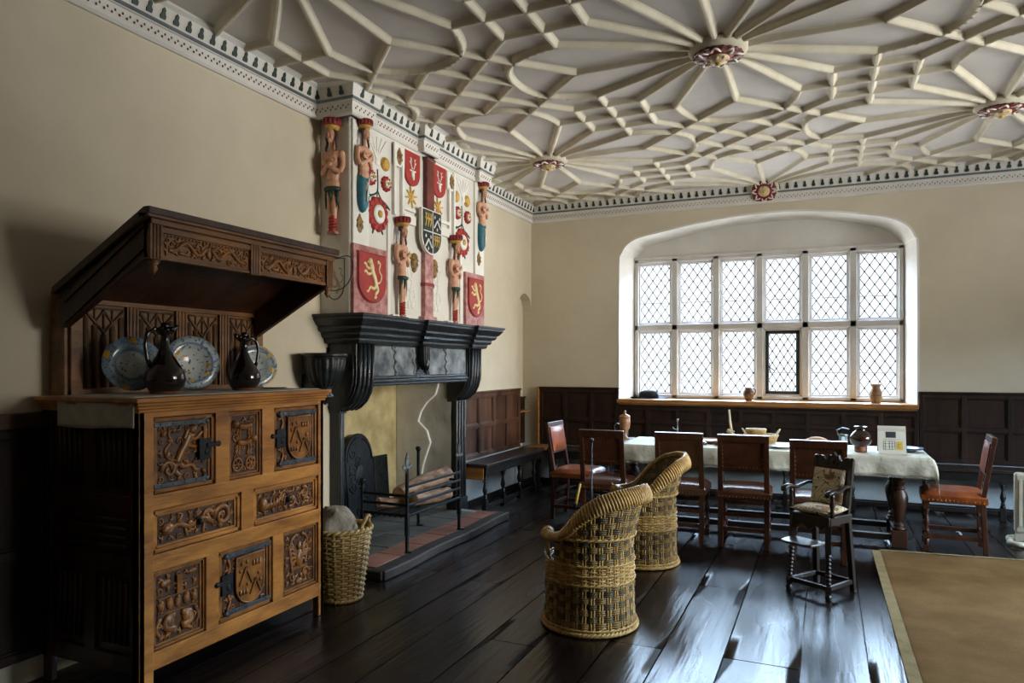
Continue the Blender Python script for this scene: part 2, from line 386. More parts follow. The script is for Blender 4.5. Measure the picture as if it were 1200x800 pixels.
    def build(s, name, m, parent=None, bevel=0, tag_=None, recalc=True):
        me = bpy.data.meshes.new(name)
        me.from_pydata(s.v, [], s.f)
        ms = m if isinstance(m, (list, tuple)) else [m]
        for x in ms: me.materials.append(M[x] if isinstance(x, str) else x)
        me.polygons.foreach_set('use_smooth', s.sm); me.polygons.foreach_set('material_index', s.mi)
        me.update()
        if recalc:
            bm = bmesh.new(); bm.from_mesh(me); bmesh.ops.recalc_face_normals(bm, faces=bm.faces); bm.to_mesh(me); bm.free()
        o = bpy.data.objects.new(name, me); COL.objects.link(o)
        if parent is not None: o.parent = parent
        if bevel:
            b = o.modifiers.new('bevel', 'BEVEL'); b.width = bevel; b.segments = 2; b.limit_method = 'ANGLE'; b.angle_limit = R(50)
        return o

def thing(name, label, cat, loc=(0, 0, 0), rz=0, group=None):
    o = bpy.data.objects.new(name, None); COL.objects.link(o)
    o.empty_display_size = .1
    o.location = loc; o.rotation_euler = (0, 0, R(rz)); o['label'] = label; o['category'] = cat
    if group: o['group'] = group
    return o
def tag(o, label, cat, group=None, kind=None):
    o['label'] = label; o['category'] = cat
    if group: o['group'] = group
    if kind: o['kind'] = kind
    return o
def struct(o, label=None):
    o['kind'] = 'structure'
    if label: o['label'] = label
    return o
def dup(root, loc, rz, label, group=None):
    r = root.copy(); COL.objects.link(r); r.location = loc; r.rotation_euler = (0, 0, R(rz)); r['label'] = label
    if group: r['group'] = group
    for ch in list(root.children):
        c = ch.copy(); COL.objects.link(c); c.parent = r
        for g in list(ch.children):
            d = g.copy(); COL.objects.link(d); d.parent = c
    return r
def turned(prof, L, z0=0):
    """scale a unit-height turned profile to length L"""
    return [(r, z0+z*L) for r, z in prof]
BAL = [(.9, 0), (.9, .12), (.5, .14), (.95, .19), (.5, .23), (.6, .28), (1., .42), (.95, .5), (.6, .68), (.45, .78), (.9, .82), (.5, .86), (.9, .88), (.9, 1.)]
def baluster(r, L, z0=0): return [(a*r, z0+b*L) for a, b in BAL]
def shield_poly(w, h, n=10):
    p = [(-w/2, h/2), (w/2, h/2), (w/2, -h*.08)]
    for i in range(1, n): a = PI/2*i/n; p.append((w/2*math.cos(a), -h*.08-h*.42*math.sin(a)))
    p.append((0, -h/2))
    for i in range(n-1, 0, -1): a = PI/2*i/n; p.append((-w/2*math.cos(a), -h*.08-h*.42*math.sin(a)))
    p.append((-w/2, -h*.08)); return p
def stroke(mb, pts, r0, r1=None, X=I4, flat=.8, n=6, z=0, sub=4):
    """relief stroke: a smooth 2-D polyline laid on the frame's plane"""
    r1 = r0 if r1 is None else r1
    P = [Vector((p[0], p[1], z)) for p in pts]; Q = []
    if len(P) > 2:
        E = [P[0]*2-P[1]]+P+[P[-1]*2-P[-2]]
        for i in range(1, len(E)-2):
            for k in range(sub):
                t = k/sub; a, b, c, d = E[i-1:i+3]
                Q.append(.5*((2*b)+(-a+c)*t+(2*a-5*b+4*c-d)*t*t+(-a+3*b-3*c+d)*t**3))
        Q.append(P[-1])
    else: Q = P
    m = len(Q); rs = [r0+(r1-r0)*i/(m-1) for i in range(m)]
    mb.tube(Q, rs, X, n=n, flat=((0, 0, 1), flat))
def scroll(mb, c, r, turns, a0, rad, X=I4, dirn=1, flat=.9):
    pts = []
    k = int(10*turns)
    for i in range(k+1):
        t = i/k; a = a0+dirn*2*PI*turns*t; rr = r*(1-.8*t); pts.append((c[0]+rr*math.cos(a), c[1]+rr*math.sin(a)))
    stroke(mb, pts, rad, rad*.6, X, flat, sub=1)
def lion_rampant(mb, X, s, fat=1.):
    """in a unit box centred on 0, height 1, facing -u"""
    Y = X @ S(s, s, s)
    def st(p, a, b): stroke(mb, p, a*fat, b*fat, Y, .55)
    st([(-.1, .3), (-.02, .12), (.08, -.05), (.13, -.2)], .095, .075)
    mb.ell((-.13, .36, 0), (.085*fat, .1*fat, .06), Y); st([(-.16, .36), (-.23, .33)], .045, .03)
    st([(-.1, .42), (-.04, .3), (.0, .2)], .05, .06)
    st([(-.08, .2), (-.22, .2), (-.32, .3), (-.38, .28)], .045, .035); st([(-.05, .1), (-.2, .05), (-.3, .12), (-.36, .08)], .045, .035)
    st([(.13, -.18), (.04, -.28), (-.12, -.26), (-.2, -.36), (-.27, -.36)], .06, .03)
    st([(.15, -.2), (.2, -.32), (.1, -.42), (.12, -.5), (.04, -.5)], .06, .03)
    st([(.16, -.15), (.3, -.1), (.36, .05), (.26, .18), (.3, .34), (.22, .4)], .025, .03)
    mb.ell((.21, .38, 0), (.045, .05, .03), Y)
def lion_passant(mb, X, s, flip=1):
    Y = X @ S(s*flip, s, s)
    def st(p, a, b): stroke(mb, p, a, b, Y, .7)
    st([(-.25, .12), (0, .08), (.28, .12)], .11, .1); mb.ell((-.38, .2, 0), (.13, .14, .1), Y); st([(-.42, .2), (-.52, .15)], .06, .04)
    for x in (-.26, -.16, .22, .32): st([(x, .05), (x-.03, -.12), (x+.02, -.25), (x-.06, -.27)], .05, .035)
    st([(.34, .14), (.46, .26), (.36, .38), (.2, .3)], .03, .03)
WORLD = 2.6; EXPO = 0.84; SIDE_GLOW = 12
XL, XR, YB, YF, ZC = -3.45, 4.8, 8.45, -2.2, 3.53
XC = -3.18                      # face of the chimney breast
CY0, CY1 = 4.29, 6.49
FY0, FY1, FZ, FX = 4.46, 6.25, 1.33, -4.02     # fire opening
# ---- floor: one mesh of boards, each with its own slight tilt
def make_floor():
    rnd = random.Random(3)
    mb = MB(); shades = []
    x = XL-.05
    mb.box(XL-.7, XR+.2, YF-.2, YB+.5, -.12, -.03); shades += [(.25, .25, .25)]*6
    while x < XR:
        w = rnd.uniform(.25, .37); y = YF
        y += rnd.uniform(-2, 0)
        while y < YB+.1:
            l = rnd.uniform(2.4, 4.6); y1 = min(y+l, YB+.1)
            tx = rnd.uniform(-.0014, .0014); cup = rnd.uniform(.0006, .0022); sh = rnd.uniform(.6, 1.5); warm = rnd.uniform(.92, 1.1)
            g = .004; n = 6; ny = max(2, int((y1-y)/.35)); ph = rnd.uniform(0, 9)
            vs = []; fs = []
            for j in range(ny+1):
                for i in range(n+1):
                    t = i/n; yy = y+g+(y1-y-2*g)*j/ny
                    vs.append((x+g+(w-2*g)*t, yy, tx*(t*2-1)+cup*(1-(2*t-1)**2)-.003+.0012*math.sin(ph+yy*1.7)))
            for j in range(ny):
                for i in range(n):
                    a = j*(n+1)+i; fs.append((a, a+1, a+n+2, a+n+1))
            k = len(vs)
            e0 = [(x+g, y+g, -.03), (x+w-g, y+g, -.03), (x+w-g, y1-g, -.03), (x+g, y1-g, -.03)]
            vs += e0; c = [0, n, (ny+1)*(n+1)-1, ny*(n+1)]
            fs += [(k, k+1, c[1], c[0]), (k+1, k+2, c[2], c[1]), (k+2, k+3, c[3], c[2]), (k+3, k, c[0], c[3])]
            mb.add(vs, fs, smooth=False)
            for q in range(len(fs)-4): mb.sm[-1-4-q] = True
            shades += [(sh*warm, sh, sh/warm)]*len(fs)
            y = y1
        x += w
    o = mb.build('floor', 'floor', recalc=False)
    ca = o.data.color_attributes.new('shade', 'FLOAT_COLOR', 'CORNER')
    li = 0
    for p, c in zip(o.data.polygons, shades):
        for k in range(p.loop_total): ca.data[p.loop_start+k].color = (c[0], c[1], c[2], 1)
    struct(o)
make_floor()

# ---- walls
m = MB()
for y0, y1, z0, z1 in ((YF, FY0, 0, ZC), (FY1, 8.03, 0, ZC), (FY0, FY1, FZ, ZC), (8.03, YB, 2.42, ZC)):
    m.box(XL-.25, XL, y0, y1, z0, z1)
m.box(XL-.25, XL-.12, 8.03, YB+.1, 0, 2.42)          # back of the arched niche
arc = [(8.03, 2.42)]
for k in range(0, 11):
    a = PI-PI*k/10; arc.append((8.24+.21*math.cos(a), 2.19+.2*math.sin(a)))
arc += [(YB, 2.42)]
m.prism(arc, -.12, 0, frame((XL, 0, 0), (0, 1, 0), (0, 0, 1), (1, 0, 0)))
wl = struct(m.build('wall_left', 'plaster'))
m = MB()
m.box(XL, XC, CY0, CY1, 1.8, ZC)
struct(m.build('chimney_wall', 'white_plaster', bevel=.012))
m = MB(); 
m.box(FX-.2, FX, FY0-.1, FY1+.1, 0, FZ+.3)                     # back of the fireplace
m.box(FX, XL-.25, FY0-.12, FY0, 0, FZ+.3)
m.box(FX-.1, XL, FY0-.1, FY1+.1, FZ+.0, FZ+.3)
struct(m.build('firebox_wall', 'fire_yellow'))
def wavy(u, v):      # white rendered right-hand side of the firebox
    x = FX+(XL+.05-FX)*u; z = .02+FZ*v
    return (x, FY1-.02+.012*noise.noise((x*6, z*6, 1)), z)
m = MB(); m.grid(wavy, 18, 30)
m.box(FX, XL-.0, FY1-.01, FY1+.12, 0, FZ+.3)
pl = []                                                    # broken edge of thicker render
for z, x in ((0, -3.74), (.25, -3.75), (.5, -3.70), (.72, -3.62), (.84, -3.66), (.93, -3.76), (1.02, -3.73), (1.12, -3.66), (1.2, -3.56), (1.33, -3.52)): pl.append((x, z))
pl += [(FX, 1.33), (FX, 0)]
nb = len(m.f); m.prism(pl, 0, .035, frame((0, FY1-.02, 0), (1, 0, 0), (0, 0, 1), (0, -1, 0)))
m.mi = [1]*len(m.f)
for k_ in range(nb, len(m.f)): m.mi[k_] = 0
struct(m.build('firebox_side_wall', ['fire_white', 'fire_grey'], bevel=.01))

# back wall with the arched window opening
outer = [(-2.30, 1.07), (-2.30, 1.8), (-2.295, 2.7), (-2.27, 2.84), (-2.19, 2.95), (-2.04, 3.02), (-1.75, 3.07), (-1.5, 3.115), (-1.2, 3.155), (-.9, 3.18), (-.6, 3.19), (-.3, 3.185), (0, 3.155), (.27, 3.11), (.5, 3.065), (.67, 3.01), (.78, 2.93), (.84, 2.82), (.86, 2.7), (.865, 1.8), (.865, 1.07)]
inner = [(-2.19, 1.07), (-2.19, 1.8), (-2.185, 2.7), (-2.165, 2.83), (-2.10, 2.92), (-1.98, 2.985), (-1.7, 3.04), (-1.45, 3.09), (-1.18, 3.13), (-.9, 3.155), (-.6, 3.17), (-.3, 3.165), (0, 3.135), (.25, 3.09), (.46, 3.04), (.61, 2.98), (.70, 2.90), (.755, 2.8), (.77, 2.7), (.77, 1.8), (.77, 1.07)]
def smooth_pts(P, sub=3):
    Q = []
    E = [P[0]]+P+[P[-1]]
    for i in range(1, len(E)-2):
        for k in range(sub):
            t = k/sub; a, b, c, d = [Vector(q) for q in E[i-1:i+3]]
            Q.append(tuple(.5*((2*b)+(-a+c)*t+(2*a-5*b+4*c-d)*t*t+(-a+3*b-3*c+d)*t**3)))
    Q.append(P[-1]); return Q
outer_s, inner_s = smooth_pts(outer), smooth_pts(inner)
m = MB(); Y = YB
def quad(a, b, c, d): m.add([a, b, c, d], [(0, 1, 2, 3)])
x0, x1 = outer[0][0], outer[-1][0]
m.box(XL-.2, x0, YB, YB+.45, 0, ZC); m.box(x1, XR+.2, YB, YB+.45, 0, ZC); m.box(x0, x1, YB, YB+.45, 0, 1.07)
for (a, b) in zip(outer_s[:-1], outer_s[1:]):
    if b[0]-a[0] > 1e-4: quad((a[0], Y, a[1]), (b[0], Y, b[1]), (b[0], Y, ZC), (a[0], Y, ZC))
for (a, b, c, d) in zip(outer_s[:-1], outer_s[1:], inner_s[1:], inner_s[:-1]):
    m.add([(a[0], Y, a[1]), (b[0], Y, b[1]), (c[0], Y+.38, c[1]), (d[0], Y+.38, d[1])], [(0, 1, 2, 3)], smooth=True)
m.box(x0-.1, x1+.1, Y+.38, Y+.5, 2.79, ZC+.1); m.box(x0-.1, inner[0][0]+.01, Y+.38, Y+.5, .9, 3.2); m.box(inner[-1][0]-.01, x1+.1, Y+.38, Y+.5, .9, 3.2); m.box(x0-.1, x1+.1, Y+.38, Y+.5, 0, 1.1)
m.mi = [0]*len(m.f)
for i in range(len(m.f)):
    c = [sum(m.v[k][q] for k in m.f[i])/len(m.f[i]) for q in range(3)]
    if c[1] > YB+.1: m.mi[i] = 1
wb = m.build('wall_back', ['plaster', 'white_plaster'], recalc=False); struct(wb)
m = MB()                                                   # whitewashed band round the opening
off = []
for i, p in enumerate(outer_s):
    a = Vector(outer_s[max(i-1, 0)]); b = Vector(outer_s[min(i+1, len(outer_s)-1)]); d = (b-a).normalized(); off.append((p[0]-d.y*.022, p[1]+d.x*.022))
for (a, b, c, d) in zip(outer_s[:-1], outer_s[1:], off[1:], off[:-1]):
    m.add([(a[0], Y-.006, a[1]), (b[0], Y-.006, b[1]), (c[0], Y-.001, c[1]), (d[0], Y-.001, d[1])], [(0, 1, 2, 3)], smooth=True)
    m.add([(a[0], Y-.006, a[1]), (b[0], Y-.006, b[1]), (b[0], Y+.01, b[1]), (a[0], Y+.01, a[1])], [(0, 1, 2, 3)], smooth=True)
struct(m.build('trim_1', 'white_plaster', recalc=False))

SIDEW = [(3.6, 6.5)]; SZ0, SZ1 = 1.07, 2.95  # opening added in the unseen right wall to let in more light
m = MB()
for a, b in ((YF-.2, 3.6), (6.5, YB+.4)): m.box(XR, XR+.35, a, b, 0, ZC)
for a, b in SIDEW: m.box(XR, XR+.35, a, b, 0, SZ0); m.box(XR, XR+.35, a, b, SZ1, ZC)
struct(m.build('wall_right', 'plaster'))
def side_window(name, a, b):
    root = bpy.data.objects.new(name, None); COL.objects.link(root); struct(root)
    m = MB(); n = max(2, int((b-a)/.55))
    for z0, z1 in ((SZ0, SZ0+.06), (SZ1-.06, SZ1), (1.98, 2.05)): m.box(XR+.25, XR+.33, a, b, z0, z1)
    for k in range(n+1): y = a+(b-a)*k/n; m.box(XR+.25, XR+.33, max(a, y-.04), min(b, y+.04), SZ0, SZ1)
    m.build('window_frame', 'window_stone', root, bevel=.006)
    m = MB(); m.box(XR+.29, XR+.294, a, b, SZ0, SZ1); m.build('pane', 'glass', root)
side_window('added_side_window', *SIDEW[0])  # invented out-of-view window that lifts the light on the room's front
m = MB(); m.box(XL-.2, XR+.2, YF-.2, YF, 0, ZC); struct(m.build('wall_front', 'plaster'))

# ---- ceiling and its ribbed plasterwork
m = MB(); m.box(XL-.3, XR+.3, YF-.3, YB+.5, ZC, ZC+.15); ceil = struct(m.build('ceiling', 'ceiling'))
A = 1.868; BX, BY = -.63, 4.69
segs = []
def clip(p, q):
    x0, y0 = p; x1, y1 = q; t0, t1 = 0., 1.; dx, dy = x1-x0, y1-y0
    for pp, qq in ((-dx, x0-XL), (dx, XR-x0), (-dy, y0-YF), (dy, YB-y0)):
        if abs(pp) < 1e-9:
            if qq < 0: return None
        else:
            r_ = qq/pp
            if pp < 0: t0 = max(t0, r_)
            else: t1 = min(t1, r_)
    if t0 >= t1-1e-4: return None
    return (x0+dx*t0, y0+dy*t0), (x0+dx*t1, y0+dy*t1)
def rib(mb, p, q, w=.047, h=.036):
    c = clip(p, q)
    if not c: return
    (ax, ay), (bx, by) = c; d = Vector((bx-ax, by-ay)); L_ = d.length
    if L_ < .02: return
    d.normalize(); nx, ny = -d.y, d.x; e = .008
    ax -= d.x*e; ay -= d.y*e; bx += d.x*e; by += d.y*e
    wt = w*.42; vs = []
    for (x, y) in ((ax, ay), (bx, by)):
        for o_, z in ((-w/2-.012, ZC+.002), (-w/2, ZC-.008), (-wt/2-.004, ZC-h+.006), (-wt/2+.003, ZC-h), (wt/2-.003, ZC-h), (wt/2+.004, ZC-h+.006), (w/2, ZC-.008), (w/2+.012, ZC+.002)):
            vs.append((x+nx*o_, y+ny*o_, z))
    fs = [(i, i+1, 8+i+1, 8+i) for i in range(7)]+[tuple(range(8)), tuple(range(15, 7, -1))]
    mb.add(vs, fs)
m = MB()
rot = [(1, 0, 0, 1), (0, -1, 1, 0), (-1, 0, 0, -1), (0, 1, -1, 0)]
def catm(P, sub=4):
    Q = []; E = [P[0]]+P+[P[-1]]
    for i in range(1, len(E)-2):
        for k in range(sub):
            t = k/sub; a, b, c, d = [Vector(q) for q in E[i-1:i+3]]
            v = .5*((2*b)+(-a+c)*t+(2*a-5*b+4*c-d)*t*t+(-a+3*b-3*c+d)*t**3); Q.append((v.x, v.y))
    Q.append(P[-1]); return Q
bosses = []
G0, G1, G2 = .67, A/2, A-.67
for i in range(-3, 4):
    for j in range(-5, 4):
        cx, cy = BX+A*i, BY+A*1.006*j
        if not (XL-A < cx < XR+A and YF-A < cy < YB+A): continue
        boss = (i+j) % 2 == 0
        for (a, b, c, d) in rot:
            X2 = lambda x, y: (cx+a*x+b*y, cy+c*x+d*y)
            if boss:
                for e in ((.95, 0), (.93, .45), (.67, .67), (.45, .93)): rib(m, X2(.12*e[0], .12*e[1]), X2(*e))
                if (a, b, c, d) in (rot[0], rot[1]):           # lattice towards the next boss, built once per pair
                    for g, lo, hi in ((G0, G0, G2), (G1, .45, A-.45), (G2, G0, G2)):
                        rib(m, X2(g, lo), X2(g, hi)); rib(m, X2(lo, g), X2(hi, g))
            else:
                rib(m, X2(.92, 0), X2(0, .92)); rib(m, X2(.0, 0), X2(.67, .67)); rib(m, X2(.45, 0), X2(0, .45))
                lobe = catm([(.94, -.45), (.78, -.42), (.6, -.34), (.49, -.2), (.455, 0), (.49, .2), (.6, .34), (.78, .42), (.94, .45)], 3)
                for p, q in zip(lobe[:-1], lobe[1:]): rib(m, X2(*p), X2(*q))
        if boss and XL-.05 < cx < XR and YF < cy < YB+.1: bosses.append((cx, cy))
rb = m.build('rib_pattern', 'rib', ceil)
boss0 = None
labs = {}
def make_boss():
    t = thing('ceiling_boss', 'large red and white plaster rosette hub in the middle of the ceiling ribs', 'ceiling boss')
    m = MB(); m.lathe([(.19, 0), (.185, -.03), (.155, -.055), (.12, -.06), (0, -.06)], n=28); m.build('collar', 'rib', t)
    m = MB()
    for k in range(8):
        a = 2*PI*(k+.5)/8
        m.ell((.105*math.cos(a), .105*math.sin(a), -.062), (.046, .04, .014), rot=Matrix.Rotation(a, 4, 'Z'))
    m.lathe([(.12, -.055), (.11, -.07), (.05, -.075), (0, -.075)], n=24)
    m.build('red_petals', 'p_crimson', t)
    m = MB()
    for k in range(8):
        a = 2*PI*k/8; m.tube([(.09*math.cos(a+s_), .09*math.sin(a+s_), -.075) if 0 else ((.1+.05*(1-abs(s_)/.3))*math.cos(a+s_), (.1+.05*(1-abs(s_)/.3))*math.sin(a+s_), -.072) for s_ in (-.3, -.15, 0, .15, .3)], .008, n=5)
    m.build('petal_rim', 'p_white', t)
    m = MB()
    m.tube([(.15*math.cos(2*PI*k/80), .15*math.sin(2*PI*k/80), -.062) for k in range(80)], [(.0095, .006, .0035, .006)[k % 4] for k in range(80)], closed=True, n=6)
    m.build('bead_ring', 'p_brownred', t)
    m = MB(); m.lathe([(.065, -.068), (.072, -.078), (.05, -.1), (.02, -.108), (0, -.11)], n=16)
    for k in range(8):
        a = 2*PI*k/8; m.ell((.05*math.cos(a), .05*math.sin(a), -.09), (.02, .014, .012), rot=Matrix.Rotation(a, 4, 'Z'), n=8, m=5)
    m.build('floret', 'straw_pale', t)
    m = MB(); m.ell((0, 0, -.11), (.022, .022, .014)); m.build('gold_centre', 'p_gold', t)
    return t
names = {}
for (cx, cy) in bosses:
    d = [abs(cx-BX) < .1, cy]
    if abs(cx-BX) < .1 and abs(cy-BY) < .1: lab = 'nearest and largest red and white plaster rosette, above the wicker chairs'
    elif abs(cx-(BX-A)) < .1 and abs(cy-(BY+A)) < .1: lab = 'small red and white plaster rosette near the back left ceiling corner'
    elif abs(cx-(BX+A)) < .1 and abs(cy-(BY+A)) < .1: lab = 'red and white plaster rosette cut by the right edge of the photograph'
    elif abs(cx-BX) < .1 and cy > 8: lab = 'half rosette with red petals on the cornice above the window'
    else: continue
    if boss0 is None: boss0 = make_boss(); b_ = boss0; b_['label'] = lab; b_['group'] = 'plaster ceiling rosettes'; b_.location = (cx, cy, ZC-.005)
    else: b_ = dup(boss0, (cx, cy, ZC-.005), 0, lab)
    if cy > 8: b_.location = (cx, YB-.03, 3.45); b_.rotation_euler = (R(-62), 0, 0); b_.scale = (.85, .85, .85)

# ---- cornice
path = [(XL, YF), (XL, CY0-.05), (XC+.05, CY0-.05), (XC+.05, CY0+.2), (XC, CY0+.2), (XC, 5.22), (XC+.06, 5.22), (XC+.06, 5.44), (XC, 5.44), (XC, CY1-.2), (XC+.05, CY1-.2), (XC+.05, CY1+.03), (XL, CY1+.03), (XL, YB), (XR, YB), (XR, YF), ]
m = MB(); m.sweep(path, [(0, 3.30), (.018, 3.30), (.03, 3.312), (.03, 3.325), (.02, 3.33), (.024, 3.395)])
m.sweep(path, [(.024, 3.395), (.04, 3.398), (.04, 3.436), (.06, 3.505), (.085, 3.52), (.09, ZC)])
co = m.build('trim_2', 'white_plaster'); struct(co)
m = MB(); m.sweep(path, [(.035, 3.402), (.05, 3.404), (.055, 3.41), (.05, 3.42), (.035, 3.422)]); m.build('grey_fillet', 'p_grey', co)
mm = MB(); md = MB()
def along(p, q, step):
    L_ = math.dist(p, q); n = int(L_/step); 
    for k in range(n):
        t = (k+.5)/n; yield (p[0]+(q[0]-p[0])*t, p[1]+(q[1]-p[1])*t)
for a, b in zip(path[:-1], path[1:]):
    if a[0] == XR: break
    d = Vector((b[0]-a[0], b[1]-a[1])).normalized(); nn = Vector((d.y, -d.x))
    if math.dist(a, b) < .1: continue
    for (x, y) in along(a, b, .088):
        X = frame((x+nn.x*.0485, y+nn.y*.0485, 3.468), (d.x, d.y, 0), (nn.x*.27, nn.y*.27, .963), (nn.x*.963, nn.y*.963, -.27))
        mm.prism([(-.016, -.03), (.016, -.03), (.019, -.012), (.01, .004), (.011, .022), (0, .034), (-.011, .022), (-.01, .004), (-.019, -.012)], 0, .008, X)
    for (x, y) in along(a, b, .044):
        X = frame((x+nn.x*.0225, y+nn.y*.0225, 3.35), (d.x, d.y, 0), (0, 0, 1), (nn.x, nn.y, 0))
        md.box(-.012, -.004, -.006, .006, 0, .004, X); md.box(.008, .015, .012, .024, 0, .004, X)
mm.build('painted_motifs', 'p_green', co); md.build('painted_dots', 'p_brownred', co)
# scalloped plaster cresting where the chimney cornice meets the ceiling
m = MB()
for a, b in (((XC+.09, CY0+.25), (XC+.09, 5.15)), ((XC+.09, 5.5), (XC+.09, CY1-.25)), ((XL+.09, CY1+.15), (XL+.09, YB-.2))):
    for k, (x, y) in enumerate(along(a, b, .2)): m.ell((x, y, ZC), (.06 if k % 2 else .085, .115, .018), n=14, m=6)
m.build('scalloped_cresting', 'rib', co)

# ---- window
def window():
    root = bpy.data.objects.new('window_1', None); COL.objects.link(root); struct(root)
    wx0, wx1, wz0, wz1, zt, y = -2.19, .77, 1.095, 2.81, 1.955, YB+.38
    n = 6; cw = (wx1-wx0)/n
    m = MB()
    def bar(x0, x1, z0, z1):
        m.box(x0, x1, y-.045, y+.05, z0, z1)
    bar(wx0, wx1, wz0, wz0+.035); bar(wx0, wx1, wz1-.05, wz1); bar(wx0, wx0+.045, wz0, wz1); bar(wx1-.045, wx1, wz0, wz1)
    bar(wx0, wx1, zt-.035, zt+.035)
    for k in range(1, n): bar(wx0+cw*k-.035, wx0+cw*k+.035, wz0, wz1)
    lights = []
    for k in range(n):
        for (za, zb) in ((wz0+.03, zt-.03), (zt+.03, wz1-.045)):
            xa, xb = wx0+cw*k+.03, wx0+cw*(k+1)-.03
            for i_, (e, d0) in enumerate(((.016, -.03), (.034, -.012))):      # stepped mouldings
                m.box(xa, xa+e, y+d0, y+.05, za, zb); m.box(xb-e, xb, y+d0, y+.05, za, zb); m.box(xa, xb, y+d0, y+.05, za, za+e); m.box(xa, xb, y+d0, y+.05, zb-e, zb)
            lights.append((k, za+.034, zb-.034, xa+.034, xb-.034))
    m.build('window_frame', 'window_stone', root, bevel=.006)
    m = MB(); m.box(wx0-.0, wx1, y-.06, y-.02, wz1-.015, wz1+.02); m.build('head_moulding', 'window_stone', root, bevel=.008)
    for (k, za, zb, xa, xb) in lights:
        cas = (k == 3 and za < 1.6); yy = y+.005
        p = MB(); p.box(xa, xb, yy+.012, yy+.016, za, zb); pane = p.build('pane', 'glass', root)
        m = MB()
        if cas:
            q = MB(); e = .032
            q.box(xa, xa+e, yy-.02, yy+.03, za, zb); q.box(xb-e, xb, yy-.02, yy+.03, za, zb); q.box(xa, xb, yy-.02, yy+.03, za, za+e); q.box(xa, xb, yy-.02, yy+.03, zb-e, zb)
            cs = q.build('casement', 'casement', root, bevel=.003)
            q = MB(); q.tube([(xa+.03, yy-.03, za+.33), (xa+.06, yy-.045, za+.3), (xa+.1, yy-.04, za+.27)], .006); q.tube([(xa+.045, yy-.03, za+.36), (xa+.05, yy-.03, za+.25)], .005); q.build('latch', 'iron', cs)
            xa += e; xb -= e; za += e; zb -= e
        w, h = xb-xa, zb-za; px, pz = w/3.6, h/4.9; s = pz/px
        off_ = random.Random(k).uniform(-.02, .02)
        for sg in (1, -1):
            for q_ in range(-8, 12):
                # line: z = za + sg*s*(x-xa) + c
                c = q_*pz + (0 if sg > 0 else pz)+off_
                pts = []
                for x in (xa, xb):
                    z = za+sg*s*(x-xa)+c; pts.append((x, z))
                (x0_, z0_), (x1_, z1_) = pts
                if z0_ > z1_: (x0_, z0_), (x1_, z1_) = (x1_, z1_), (x0_, z0_)
                if z1_ <= za or z0_ >= zb: continue
                def at(z): return x0_+(x1_-x0_)*(z-z0_)/(z1_-z0_)
                if z0_ < za: x0_n, z0_n = at(za), za
                else: x0_n, z0_n = x0_, z0_
                if z1_ > zb: x1_n, z1_n = at(zb), zb
                else: x1_n, z1_n = x1_, z1_
                m.beam((x0_n, yy+.008, z0_n), (x1_n, yy+.008, z1_n), .0075, .0065, up=(0, 1, 0))
                n_ = int(math.dist((x0_n, z0_n), (x1_n, z1_n))/(math.hypot(px, pz)/2))
        for i in range(1, 8):                      # solder joints
            for j in range(0, 12):
                x = xa+i*px/2; z = za+off_+j*pz/2
                if (i+j) % 2 == 0 and za < z < zb and x < xb-.004: m.ell((x, yy+.006, z), (.012, .005, .012), n=6, m=4)
        m.box(xa, xa+.005, yy, yy+.012, za, zb); m.box(xb-.005, xb, yy, yy+.012, za, zb); m.box(xa, xb, yy, yy+.012, za, za+.005); m.box(xa, xb, yy, yy+.012, zb-.005, zb)
        m.box(xa, xb, yy-.001, yy+.006, (za+zb)/2-.12, (za+zb)/2-.115)
        m.build('leading', 'lead', pane)
window()
m = MB(); m.box(-2.32, .875, YB-.045, YB+.34, 1.035, 1.085); m.box(-2.30, .86, YB-.025, YB+.0, 1.01, 1.035)
struct(m.build('trim_3', 'honey_wood', bevel=.006))

# ---- wainscot panelling
def paneling(name, X, us, vs, m_, st=.045, par=None):
    """X: frame with local (u, v, n); panels between the given u and v lines"""
    mb = MB(); mb.box(us[0], us[-1], vs[0], vs[-1], 0, .012, X)
    for i, u in enumerate(us):
        a, b = (u-st/2, u+st/2) if 0 < i < len(us)-1 else ((u, u+st) if i == 0 else (u-st, u))
        mb.box(a, b, vs[0], vs[-1], .012, .034, X)
    for j, v in enumerate(vs):
        a, b = (v-st/2, v+st/2) if 0 < j < len(vs)-1 else ((v, v+st) if j == 0 else (v-st, v))
        mb.box(us[0], us[-1], a, b, .013, .033, X)
    o = mb.build(name, m_, par, bevel=.005)
    q = MB()                                     # run mouldings and raised fields
    for i in range(len(us)-1):
        for j in range(len(vs)-1):
            u0, u1 = us[i]+st*(1 if i == 0 else .5), us[i+1]-st*(1 if i == len(us)-2 else .5)
            v0, v1 = vs[j]+st*(1 if j == 0 else .5), vs[j+1]-st*(1 if j == len(vs)-2 else .5)
            e = .012
            q.box(u0, u0+e, v0, v1, .012, .024, X); q.box(u1-e, u1, v0, v1, .012, .024, X); q.box(u0, u1, v0, v0+e, .012, .024, X); q.box(u0, u1, v1-e, v1, .012, .024, X)
    q.build('panel_moulding', m_, o, bevel=.003)
    mb = MB(); mb.box(us[0]-.005, us[-1]+.005, vs[-1], vs[-1]+.022, 0, .048, X); mb.build('capping', m_, o, bevel=.006)
    return o
def lin_(a, b, n): return [a+(b-a)*k/n for k in range(n+1)]
FB = frame((0, YB, 0), (1, 0, 0), (0, 0, 1), (0, -1, 0))
FL = frame((XL, 0, 0), (0, 1, 0), (0, 0, 1), (1, 0, 0))
struct(paneling('trim_4', FB, lin_(-3.33, -2.30, 3), [.5, .82, 1.2], 'panel_dark'))
struct(paneling('trim_5', FB, lin_(-2.30, .875, 9), [.5, .82, 1.0], 'panel_dark'))
struct(paneling('trim_6', FB, lin_(.88, XR, 10), [.5, .84, 1.2], 'panel_dark'))
